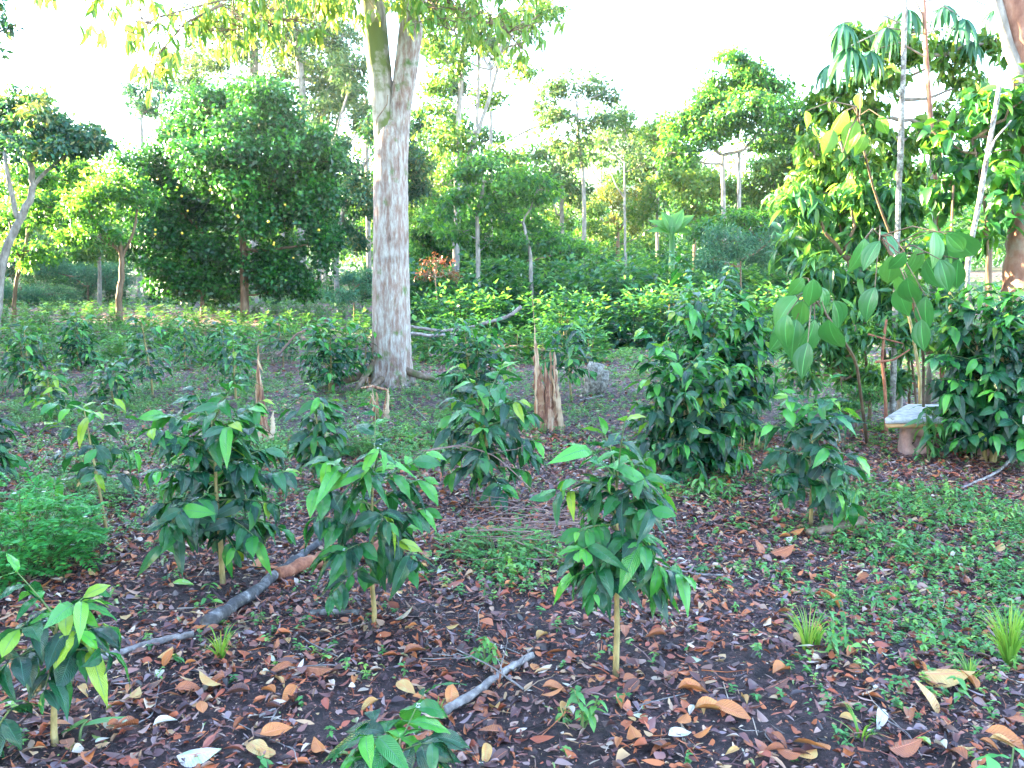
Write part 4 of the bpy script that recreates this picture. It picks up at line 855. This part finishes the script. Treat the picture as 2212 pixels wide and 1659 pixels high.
split_stump('dead_stump','narrow split dead stump pointing up at left, with a leaf fibre at its tip',(575,962),
 [(568,565,795,17,1),(582,574,880,15,1),(558,565,745,8,0),(590,580,890,14,0),(562,560,830,12,0),(596,585,920,12,0),(608,600,930,10,0)],132)
split_stump('dead_stump','small bent dry stalk with hanging strips left of the forked trunk foot',(818,908),
 [(810,808,840,7,1),(832,830,845,6,1),(812,800,850,12,0),(820,806,845,12,0),(834,832,838,9,0)],133)
b=MB(); gg=G(820,905); Yc=gg[1]; q=np.array([P(x,y,Yc) for x,y in [(780,838),(805,834),(835,842),(842,848)]]); b.tube(q,[.012,.016,.015,.008],k=6); o=b.build('dry_stalk',M['deadwood'],None,loc=q[0]); tag(o,'short dry stalk lying across the small bent stump','stalk')

# ------------------------------------------------------------------ logs and branches
def log(name,label,pts,w0,w1,mat,seed,lift=.018,Yf=None,cat='log',k=12,group=None,twigs=0):
    rs=NP(seed); Q=[];
    for i,p in enumerate(pts):
        q=G(*p[:2]) if Yf is None else P(p[0],p[1],Yf+(p[2] if len(p)>2 else 0))
        if Yf is None: q[2]+=(p[2] if len(p)>2 else 0)+lift
        Q.append(q)
    Q=np.array(Q); n=len(Q); t=np.linspace(0,n-1,max(10,6*n)); q=np.stack([np.interp(t,np.arange(n),Q[:,j]) for j in range(3)],-1)
    for _ in range(3): q[1:-1]=(q[:-2]+2*q[1:-1]+q[2:])/4
    s=Q[:,1].mean()/FP; r=np.linspace(w0,w1,len(q))*s/2; q[:,2]+=r*.75
    q[1:-1]+=rs.randn(len(q)-2,3)*r.mean()*.12
    b=MB(); b.tube(q,r*(1+.05*rs.randn(len(q))),k=k,bump=.06,rs=rs)
    if twigs:
        for i in range(twigs):
            j=rs.randint(1,len(q)-1); d=rs.randn(3)*[1,1,.25]; d[2]=abs(d[2]); d/=np.linalg.norm(d); L=rs.uniform(.08,.3)
            b.tube(q[j]+np.outer(np.linspace(0,1,5)*L,d)+rs.randn(5,3)*.006,np.linspace(r.mean()*.6,.0015,5),k=4)
    o=b.build(name,M[mat],None,loc=q[0]); tag(o,label,cat,group); return o
log('fallen_log','thick black and grey fallen log slanting between the two left coffee plants',[(450,1368),(520,1318),(600,1255),(690,1185)],29,18,'log',141,k=16)
log('fallen_log','thin grey flat branch lying below the end of the black log',[(190,1447),(260,1425),(350,1398),(420,1385)],14,15,'log_pale',142)
log('fallen_log','short cracked grey log in the bottom middle of the litter',[(958,1558),(1020,1520),(1090,1465),(1150,1430)],20,16,'log_pale',143,k=14)
log('bark_strip','curled red brown bark strip beside the upper end of the black log',[(600,1260),(680,1232),(760,1216),(860,1204)],26,46,'log_brown',144,cat='bark')
log('fallen_log','dark rotten log piece behind the lower coffee stem',[(670,1338),(720,1335),(775,1338)],14,13,'log',145)
log('fallen_branch','long grey fallen branch rising to a broken end behind the wide coffee plant',[(830,702),(890,708),(950,718),(1010,712),(1050,700),(1090,690),(1108,680),(1126,666)],6,8,'log_pale',146,Yf=15.5,cat='branch')
log('fallen_branch','forked grey twig lying over the short cracked log',[(1330,1505) if 0 else (1130,1500),(1060,1465,.03),(985,1425,.02)],5,3,'log_pale',147,cat='branch',k=6,twigs=4)
log('fallen_branch','pale curved twig in the litter right of the tallest near coffee stem',[(1390,1215),(1460,1240),(1500,1250),(1562,1255)],4,6,'log_pale',148,cat='branch',k=6)
log('fallen_branch','thin branch lying behind the dark coffee plant at the trunk foot',[(880,722),(930,728),(985,724)],8,6,'log_pale',149,Yf=15,cat='branch')
log('fallen_branch','slender dark stick at the right edge under the coffee bush',[(2212,975),(2150,1030),(2080,1060)],8,5,'log_pale',150,cat='branch',k=6)
log('fallen_log','mossy dark log end below the coffee plant with the curved yellow stem',[(1745,1165),(1800,1155),(1860,1140)],16,24,'bark_root',151)
for i,(pts,w,lab) in enumerate([
 ([(480,1560),(560,1600),(640,1640)],3,'long thin pale straw in the bottom left litter'),
 ([(640,1380),(670,1400),(730,1430)],4,'pale crooked twig in the litter left of centre'),
 ([(560,1560),(600,1545),(580,1585)],7,'small bright white curved twig near the bottom left'),
 ([(1010,1375),(1060,1398),(1140,1432)],3,'thin pale twig running down to the short grey log'),
 ([(660,1450),(720,1448),(800,1470)],4,'pale forked twig below the middle coffee stem'),
 ([(2050,1130),(2120,1150),(2212,1165)],3,'thin pale twig on the right among green weeds'),
 ([(1900,1560),(1960,1600),(1990,1650)],4,'grey twig in the bottom right litter'),
 ([(1380,1540),(1440,1520),(1480,1510)],4,'straight grey twig right of the weed seedling'),
 ([(1660,1585),(1650,1600),(1700,1650)],4,'pale bent twig in the bottom litter right of centre'),
 ([(280,1585),(330,1560),(345,1500),(340,1470)],4,'dark curving twig in the bottom left litter'),
 ([(840,840),(880,870),(930,920)],3,'thin fallen twig in front of the forked trunk'),
 ([(1300,860),(1250,870)],6,'short pale stick beside the white stump')]):
    log('twig',lab,pts,w,w*.6,'log_pale',160+i,cat='twig',k=5,group='twigs lying in the litter',twigs=1)
# dry twig across centre coffee + brush piles
def brush(name,label,c,rx,ry,n,seed,hh=.12,L=.5,mat='log_pale'):
    g=G(*c); root=g; rs=NP(seed); b=MB(); s=g[1]/FP
    for _ in range(n):
        p=np.array([rs.randn()*rx*s*.5,rs.randn()*ry*s*2.0,rs.uniform(.0,hh)]); a=rs.normal(.15,.5)+(pi if rs.rand()<.5 else 0); d=np.array([cos(a),sin(a),rs.uniform(-.08,.25)]); l=L*rs.uniform(.4,1.2)
        q=p+np.outer(np.linspace(-.5,.5,6)*l,d)+np.cumsum(rs.randn(6,3),0)*.008; q[:,2]=np.maximum(q[:,2],.0)
        b.tube(q,np.linspace(.0035,.0012,6),k=4,caps=False)
    o=b.build(name,M[mat],None,loc=None); o.location=g; tag(o,label,'brush pile','piles of dry twigs')
M['drytwig']=simple('dry_twig',(.20,.12,.11),.8,20,.3)
brush('twig_pile','pile of dry thin twigs lying in the centre between the coffee plants',(1140,1165),190,40,60,171,hh=.16,L=.45,mat='drytwig')
brush('twig_pile','tangle of dry pinkish branches heaped left of the big forked trunk',(625,800),80,26,90,172,hh=.6,L=.8,mat='drytwig')
log('fallen_branch','thin dry twig propped over the centre coffee plant',[(920,975),(1000,962),(1070,985),(1130,1040),(1190,1100)],3,2,'drytwig',181,Yf=5.6,cat='branch',k=5,twigs=5)
log('fallen_branch','bent dry stick arching over the twig heap left of the trunk',[(600,770),(640,722),(700,700),(760,716)],5,3,'drytwig',182,Yf=13.8,cat='branch',k=5,twigs=6)
# white lichened stump
def white_stump():
    g=G(1278,852); Y=g[1]; s=Y/FP; b=MB(); rs=NP(7)
    q=np.array([P(x,y,Y)-g for x,y in [(1252,858),(1268,848),(1278,830),(1284,808),(1290,785)]]); b.tube(q,np.array([8,14,18,20,17])*s,k=12,bump=.08,rs=rs)
    q=np.array([P(x,y,Y+.1)-g for x,y in [(1284,850),(1300,830),(1306,800)]]); b.tube(q,np.array([14,14,10])*s,k=10,bump=.1,rs=rs)
    o=b.build('white_stump',M['stump'],None); o.location=g; tag(o,'short bent white lichened stump right of the tall split stump','stump')
white_stump()
# cut stubs
g=G(1625,975); root=thing('cut_stubs','cluster of thin pale cut stubs below the dark coffee bush','stubs',g); b=MB(); rs=NP(8)
for i in range(7):
    b=MB(); x=rs.uniform(-.12,.12); y=rs.uniform(-.1,.1); b.tube([(x,y,-.02),(x+rs.randn()*.01,y,rs.uniform(.08,.2))],.005,k=5); b.build('stub',M['stem'],root)

# ------------------------------------------------------------------ grass tufts
def tuft(label,base,hpx,wpx,n,seed,lean=0,group='grass tufts'):
    g=G(*base); s=g[1]/FP; hh=hpx*s*1.35; ww=wpx*s/2; rs=NP(seed); b=MB()
    for _ in range(n):
        a=rs.uniform(0,2*pi); d=np.array([cos(a),sin(a)])*ww*1.35*rs.rand()**.5; L=hh*rs.uniform(.5,1.1); k=7; t=np.linspace(0,1,k)
        q=np.stack([d[0]*.15+d[0]*t**1.6+lean*s*t,d[1]*.15+d[1]*t**1.6,L*(t-.25*t**3*(np.hypot(*d)/ww+.3))],-1)
        w=.0028*(1-t**2)+.0005; sd=np.array([-sin(a),cos(a),0]) if rs.rand()<.5 else np.array([1,0,0])
        v=np.stack([q-sd*w[:,None],q+sd*w[:,None]],1).reshape(-1,3); i=np.arange(k-1)*2; b.add(v,np.stack([i,i+1,i+3,i+2],-1),None,np.clip(rs.normal(.6,.25),0,1))
    o=b.build('grass_tuft',M['grass'],None); o.location=g; tag(o,label,'grass',group)
tuft('small yellow green grass tuft at the lower end of the black log',(478,1425),75,80,34,191)
tuft('yellow green grass tuft in the right foreground litter',(1745,1405),95,110,30,192)
tuft('second small bright grass tuft just right of the yellow one',(1765,1400),60,40,22,196)
tuft('tall bright grass tuft at the right edge',(2180,1440),150,95,90,193,lean=-20)
tuft('sparse grass tuft at the base of the mossy dark log',(1835,1150),90,80,26,194)
tuft('thin arching dry grass tuft at the bottom right of centre',(1860,1600),70,110,14,195)
tuft('small grass tuft in the bottom left litter',(945,1560),50,60,12,197)
tuft('spiky grass tuft in front of the tall right tuft',(2095,1470),50,110,24,198)

# ------------------------------------------------------------------ leaf litter, fallen leaves, weeds
BARE=[(430,1290,120,45),(1130,1335,90,40),(1700,1590,150,55),(1360,1420,90,50),(1200,1590,70,30),(1600,1440,120,50),(700,1590,80,30),(1180,1500,60,30)]
WEED=[(1950,1250,330,130,1.0),(2100,1120,200,60,.9),(1750,1240,150,70,.6),(2150,1330,160,90,.9),(1850,1060,200,50,.7),(400,1090,250,60,.6),(150,900,220,50,.65),(60,1180,150,90,.7),(620,960,160,50,.6),(880,960,150,45,.7),(400,860,250,40,.5),(1000,900,200,40,.6),(1500,900,1,1,0),(1110,1215,120,55,.7),(900,850,120,30,.7),(1540,1060,100,35,.8),(300,1010,200,40,.6),(1450,760,200,50,.8),(150,760,300,60,.8),(650,1340,1,1,0),(2000,1480,300,60,.25)]
def toworld(L):
    out=[]
    for e in L:
        g=G(e[0],e[1]); s=g[1]/FP; g0=G(e[0],e[1]-e[3]); g1=G(e[0],e[1]+e[3]); out.append((g[0],g[1],e[2]*s,max(.05,(g0[1]-g1[1])/2),*(e[4:] if len(e)>4 else (1,))))
    return out
BW=toworld(BARE); WW=toworld(WEED)
def mask(L,x,y):
    m=np.zeros_like(x)
    for (cx,cy,rx,ry,k) in L: m=np.maximum(m,k*np.exp(-(((x-cx)/rx)**2+((y-cy)/ry)**2)**1.5*.9))
    return m
def in_view(rs,n,y0,y1,spread=.64):
    y=np.sqrt(rs.uniform(y0*y0,y1*y1,n)); x=rs.uniform(-1,1,n)*(spread*y+1.6); return x,y
def litter():
    rs=NP(301); b=MB()
    def lay(n,y0,y1,tpls,s0,s1,rough,bare=True,tilt=.28):
        x,y=in_view(rs,n,y0,y1); bm=mask(BW,x,y); patch=.5+.5*np.sin(x*2.1+1)*np.sin(y*1.7)*.6; keep=rs.rand(n)<(1-.55*bm)*(.6+.4*patch); x,y=x[keep],y[keep]; n=len(x)
        a=rs.uniform(0,2*pi,n); d=np.stack([np.cos(a),np.sin(a),rs.randn(n)*tilt*.6],-1); up=np.array([0,0,1.])+rs.randn(n,3)*tilt*[1,1,0]
        L=rs.uniform(0,1,n)**1.6*(s1-s0)+s0; rn=rs.beta(1.05,1.15,n); flat=rs.uniform(.2,.85,n)
        wh=rs.randint(0,len(tpls),n); Rm=frames(d,up); pos=np.stack([x,y,gh(x,y)+rs.uniform(.004,.028,n)*min(1,rough)],-1)
        for k,tp in enumerate(tpls):
            m=wh==k; b.scat(tp,pos[m],Rm[m],np.stack([L[m]*rs.uniform(.5,1,m.sum()),L[m]*rs.uniform(.4,1.15,m.sum()),L[m]*flat[m]],-1),rn[m])
    lay(112000,2.2,8.5,T_LIT,.015,.088,1,tilt=.36); lay(13000,2.2,9,T_LIT,.05,.11,1,tilt=.3); lay(110000,2.2,8,[T_Q,T_QN],.006,.035,.8,tilt=.5); lay(90000,2.2,6,[T_Q],.003,.013,.5,tilt=.8); lay(72000,8,18,[T_Q,T_QW],.02,.10,1.2,tilt=.4); lay(30000,17,34,[T_Q,T_QW],.05,.16,1.5,tilt=.4)
    o=b.build('leaf_litter',M['litter']); tag(o,'carpet of small brown, purple and grey dead leaves','leaf litter',kind='stuff')
    # crumbs of twig and bark
    b=MB(); n=7500; x,y=in_view(rs,n,2.2,7.5)
    for i in range(n):
        a=rs.uniform(0,pi); L=rs.uniform(.015,.11)*(1 if rs.rand()<.9 else 2.2); z=float(gh(x[i],y[i]))+rs.uniform(.004,.03); d=np.array([cos(a),sin(a),rs.randn()*.12])*L/2; p=np.array([x[i],y[i],z]); w=rs.uniform(.0008,.003)
        b.tube(np.array([p-d,p+rs.randn(3)*L*.05,p+d]),[w,w,w*.6],k=3,caps=False,rnd=rs.beta(1.5,1.5))
    o=b.build('twig_debris',M['litter']); tag(o,'fine twig and bark crumbs scattered on the soil','debris',kind='stuff')
litter()

def weeds():
    rs=NP(302); lf=MB(); fl=MB(); st=MB()
    def plants(n,y0,y1,sz,tp,k,base=.04):
        x,y=in_view(rs,n,y0,y1); m=mask(WW,x,y); nz=.5+.5*np.sin(x*3.1+2*np.sin(y*1.3))*np.sin(y*2.6+x); keep=rs.rand(n)<np.clip(m*1.7*nz**1.4+base,0,1); x,y=x[keep],y[keep]
        for xi,yi in zip(x,y):
            z=float(gh(xi,yi)); hh=sz*rs.uniform(.8,3.0); kk=rs.randint(k//2,k+1); t=rs.uniform(.2,1,kk); a=rs.uniform(0,2*pi,kk); lean=rs.randn(2)*.25*hh
            pos=np.stack([xi+lean[0]*t,yi+lean[1]*t,z+hh*t],-1); L=sz*rs.uniform(.6,1.2,kk)
            d=np.stack([np.cos(a),np.sin(a),rs.uniform(-.3,.5,kk)],-1); lf.scat(tp,pos,frames(d,np.repeat([[0,0,1.]],kk,0)+rs.randn(kk,3)*.2),L,np.clip(rs.normal(.5,.22)+rs.randn(kk)*.08,0,1))
            if rs.rand()<.25: st.tube([(xi,yi,z),(xi+lean[0],yi+lean[1],z+hh)],.0012,k=3,caps=False)
            if rs.rand()<.03: fl.scat(T_QW,np.repeat(pos[-1:]+[0,0,.01],5,0),frames(np.stack([np.cos(np.arange(5)*1.256),np.sin(np.arange(5)*1.256),np.full(5,.2)],-1),np.repeat([[0,0,1.]],5,0)),np.full(5,.007),np.full(5,.5))
    plants(36000,2.3,8,.026,T_MID[0],14,.045); plants(26000,7.5,14,.038,T_Q,14,.22); plants(12000,13,24,.08,T_Q,12,.3); plants(9000,22,48,.15,T_Q,12,.45); plants(5000,2.4,9,.05,T_MID[1],11,.01); plants(2500,5,14,.06,T_LAN[0],12,.03)
    lf.n and st.n
    root=lf.build('weeds',M['weed']); tag(root,'low green ground weeds between the dead leaves','weeds',kind='stuff')
    st.build('weed_stems',M['twig'],root); fl.build('weed_blossom',M['yellowf'],root)
weeds()

# individual larger fallen leaves
def fallen():
    rs=NP(303); tp=[leaf_tpl(8,4,.5,.12,.18,.01),leaf_tpl(8,4,.42,.35,.45,.01),leaf_tpl(8,4,.55,-.15,-.25,.01),leaf_tpl(8,4,.36,.2,.8,.01)]
    meshes={}
    def mesh(k,rn):
        key=(k,round(rn,1))
        if key not in meshes:
            b=MB(); b.add(tp[k][0]-[.5,0,0],tp[k][1],tp[k][2],rn); o=b.build('fallen_leaf',M['orange']); meshes[key]=o.data; bpy.data.objects.remove(o)
        return meshes[key]
    def put(px,py,L,k,rn,az,label,tilt=(0,0),lift=.03):
        g=G(px,py); o=bpy.data.objects.new('fallen_leaf',mesh(k,rn)); COL.objects.link(o); o.location=(g[0],g[1],g[2]+lift); o.scale=(L,)*3; o.rotation_euler=(tilt[0],tilt[1],az); tag(o,label,'leaf','larger fallen leaves on the litter'); return o
    S=[(976,1525,.12,0,.55,1.5,'round orange fallen leaf left of the short grey log',(.5,-.5),.05),
     (415,1510,.12,1,.3,.2,'curled red brown fallen leaf in the bottom left litter',(.3,0),.04),(455,1500,.13,2,.7,2.6,'tan half of a curled fallen leaf beside the red brown one',(.4,0),.05),
     (1750,1630,.17,0,.5,2.0,'long orange fallen leaf at the bottom edge right of centre',(.4,.2),.04),(397,1272,.11,0,1.0,.1,'bright green fallen leaf on bare soil by the dark coffee plant',(.2,0),.03),
     (474,1312,.07,1,1.0,.3,'small pale green curled leaf on bare soil near the black log',(.3,0),.03),(1585,1555,.15,0,.5,-.5,'orange fallen leaf on the bare patch right of centre',(.2,.1),.03),
     (1540,1545,.14,3,.6,.1,'folded tan orange leaf beside the bare patch',(.1,0),.03),(1800,1315,.15,1,.5,1.9,'rusty orange leaf standing among the green weeds',(.6,-.9),.06),
     (1690,1205,.17,2,.3,.5,'broad red brown leaf left of the weed bed',(.2,0),.04),(1640,1200,.13,0,.3,1.6,'upright red leaf left of the broad red brown leaf',(.5,-.7),.05),
     (800,1360,1,0,.5,0,None),(690,1465,.13,2,.3,-.4,'flat purple brown leaf under the middle coffee plant',(.2,0),.03),(365,1440,.09,3,.5,1.2,'short orange leaf standing under the grey branch',(.5,-.8),.04),
     (1690,1460,.14,3,.5,.7,'curled orange brown leaf below the tallest near coffee stem',(.2,0),.03),(1500,1505,.13,3,.5,.05,'cigar rolled orange leaf left of the tallest coffee stem',(.1,0),.03),
     (430,1650,.14,2,.9,.1,'whitish torn leaf at the bottom edge left',(.3,0),.03),(560,1640,.12,0,.7,-.7,'pale green yellow fallen leaf at the bottom left',(.2,0),.03),(600,1600,.12,0,.5,.6,'tan orange leaf pinned under the long straw',(.4,0),.04),
     (2040,1480,.20,2,.7,-.2,'large pale pink torn leaf in the lower right litter',(.3,0),.04),(2090,1485,.13,1,.5,1.7,'orange leaf leaning at the right of the torn pale leaf',(.5,-.6),.05),(2000,1530,.16,0,.7,1.8,'olive upright leaf below the torn pale leaf',(.5,-.7),.05),
     (1955,1630,.13,2,.3,.3,'red brown leaf near the glossy seedling',(.2,0),.03),(2180,1620,.15,1,.5,-.6,'orange brown leaf at the bottom right corner',(.3,0),.04),(1470,1600,.1,0,.9,.4,'whitish leaf right of the weed seedling',(.2,0),.03),
     (1295,1480,.08,0,.5,1.5,'small oval orange leaf on bare soil in the centre',(.2,0),.03),(1155,1455,.08,0,.6,1.4,'little tan leaf near the end of the short grey log',(.2,0),.03),(1040,1345,.06,0,.5,1.2,'small orange leaf above the bare patch at centre',(.3,0),.03),(1205,1500,.12,1,.4,0,'orange curled leaf at the tip of the grey twig',(.1,0),.03)]
    for e in S:
        if e[6]: put(e[0],e[1],e[2],e[3],e[4],e[5],e[6],e[7],e[8])
    kinds={0:'dark purple brown fallen leaf lying loose in the near litter',.3:'red brown fallen leaf lying loose in the near litter',.5:'orange fallen leaf lying loose in the near litter',.7:'tan fallen leaf lying loose in the near litter',.9:'greyish white fallen leaf lying loose in the near litter',1.0:'green fallen leaf lying loose in the near litter'}
    ks=list(kinds)
    n=0
    while n<255:
        py=rs.uniform(1120,1655); px=rs.uniform(5,2205)
        g=G(px,py)
        if mask(BW,np.array([g[0]]),np.array([g[1]]))[0]>.5 and rs.rand()<.8: continue
        rn=ks[rs.choice(6,p=[.26,.28,.20,.14,.09,.03])]
        put(px,py,rs.uniform(.05,.11),rs.randint(4),rn,rs.uniform(0,6.28),kinds[rn],(rs.randn()*.25,rs.randn()*.25),.025+rs.rand()*.015); n+=1
fallen()

# ------------------------------------------------------------------ wood on the left, outside the view, added to shade the plot
def shade_wood():
    rs=NP(401); lf=MB(); b=MB()
    spots=[(-9,6,6),(-12,4,6.5),(-13,9,7),(-15,11,6.8),(-15,13.5,7),(-17,15.5,7.2),(-18,18,7.2),(-21,22,7.6),(-23,24.5,6),(-25,27,4),(-28,32,3.5),(-30,36,12),(-32,38,14),(-34,41,15),(-36,44,15),(-39,47,15),(-41,50,15),(-46,58,15),(-44,54,15),(-8,1,7),(-12,3,7.5)]
    for (x,y,h) in spots:
        z=float(gh(x,y)); b.tube([(x,y,z-.2),(x+.2,y,z+h*.5),(x,y+.2,z+h*.8)],[.22,.16,.08],k=7)
        n=2600; v=rs.randn(n,3); v/=np.linalg.norm(v,axis=1)[:,None]; r=rs.rand(n)**.5
        pos=np.array([x,y,z+h*.55])+v*r[:,None]*[3.3,3.0,h*.45]
        lf.scat(T_QW,pos,frames(rs.randn(n,3)+[0,0,-.4],np.array([0,0,1.])+rs.randn(n,3)*.4),rs.uniform(.3,.55,n),rs.rand(n))
    o=lf.build('added_shade_woods',M['green']); tag(o,'unseen trees added on the left to shade the plantation','added_shade_woods',kind='stuff'); b.build('added_shade_trunks',M['bark_brown'],o)
shade_wood()
# far wood behind everything
def far_wood():
    rs=NP(402); lf=MB()
    for i in range(120):
        x=rs.uniform(-75,80); y=rs.uniform(62,95); z=float(gh(x,y)); h=rs.uniform(4,8) if 1<x<15 else rs.uniform(8,14)
        n=900; v=rs.randn(n,3); v/=np.linalg.norm(v,axis=1)[:,None]; r=rs.rand(n)**.4
        pos=np.array([x,y,z+h*.5])+v*r[:,None]*[h*.42,h*.4,h*.5]
        lf.scat(T_QW,pos,frames(rs.randn(n,3)+[0,0,-.4],np.array([0,0,1.])+rs.randn(n,3)*.4),rs.uniform(.3,.6,n),np.clip(rs.rand(n)*.6+rs.rand()*.4,0,1))
    o=lf.build('forest',M['green']); tag(o,'far woodland edge closing the plantation behind','forest',kind='stuff')
far_wood()

# ------------------------------------------------------------------ haze
def haze():
    b=MB(); boxmb(b,(0,330,40),700,400,44); o=b.build('haze',None or hz,smooth=False); tag(o,'thin morning haze','haze',kind='stuff')
hz,nt,out=newmat('haze_air')
pv=N(nt,'ShaderNodeVolumePrincipled'); pv.inputs['Color'].default_value=(.92,.95,1,1); pv.inputs['Density'].default_value=.00024; pv.inputs['Anisotropy'].default_value=.3
nt.links.new(pv.outputs[0],out.inputs['Volume'])
HAZE=True
if HAZE: haze()

# ------------------------------------------------------------------ light, world, camera
SUN_EL=14; SUN_AZ=-76   # azimuth from +Y towards +X (negative = left)
w=bpy.data.worlds.new('World'); scene.world=w; w.use_nodes=True; nt=w.node_tree; bg=nt.nodes['Background']
sky=nt.nodes.new('ShaderNodeTexSky'); sky.sky_type='NISHITA'; sky.sun_disc=False; sky.sun_elevation=R(SUN_EL); sky.sun_rotation=R(SUN_AZ); sky.air_density=1.0; sky.dust_density=.6; sky.ozone_density=1.7
nt.links.new(sky.outputs[0],bg.inputs[0]); bg.inputs[1].default_value=.10
sl=bpy.data.lights.new('sun','SUN'); sl.energy=5.0; sl.angle=R(.5); sl.color=(1,.83,.52); so=bpy.data.objects.new('sun',sl); COL.objects.link(so)
from mathutils import Vector
sd=Vector((sin(R(SUN_AZ))*cos(R(SUN_EL)),cos(R(SUN_AZ))*cos(R(SUN_EL)),sin(R(SUN_EL)))); so.rotation_euler=sd.to_track_quat('Z','Y').to_euler(); so.location=(-20,10,20)
cd=bpy.data.cameras.new('camera'); cam=bpy.data.objects.new('camera',cd); COL.objects.link(cam); scene.camera=cam
cd.sensor_width=36; cd.lens=FP/W*36; cd.clip_start=.05; cd.clip_end=3000; cam.location=CAM; cam.rotation_euler=(R(90)-PITCH,0,0)
vs=scene.view_settings; vs.view_transform='Standard'; vs.look='None'; vs.exposure=4.72; vs.gamma=1; vs.use_curve_mapping=False
scene.render.resolution_x=1024; scene.render.resolution_y=768
scene.cycles.max_bounces=8; scene.cycles.diffuse_bounces=4; scene.cycles.transmission_bounces=5; scene.cycles.volume_bounces=0; scene.cycles.transparent_max_bounces=8
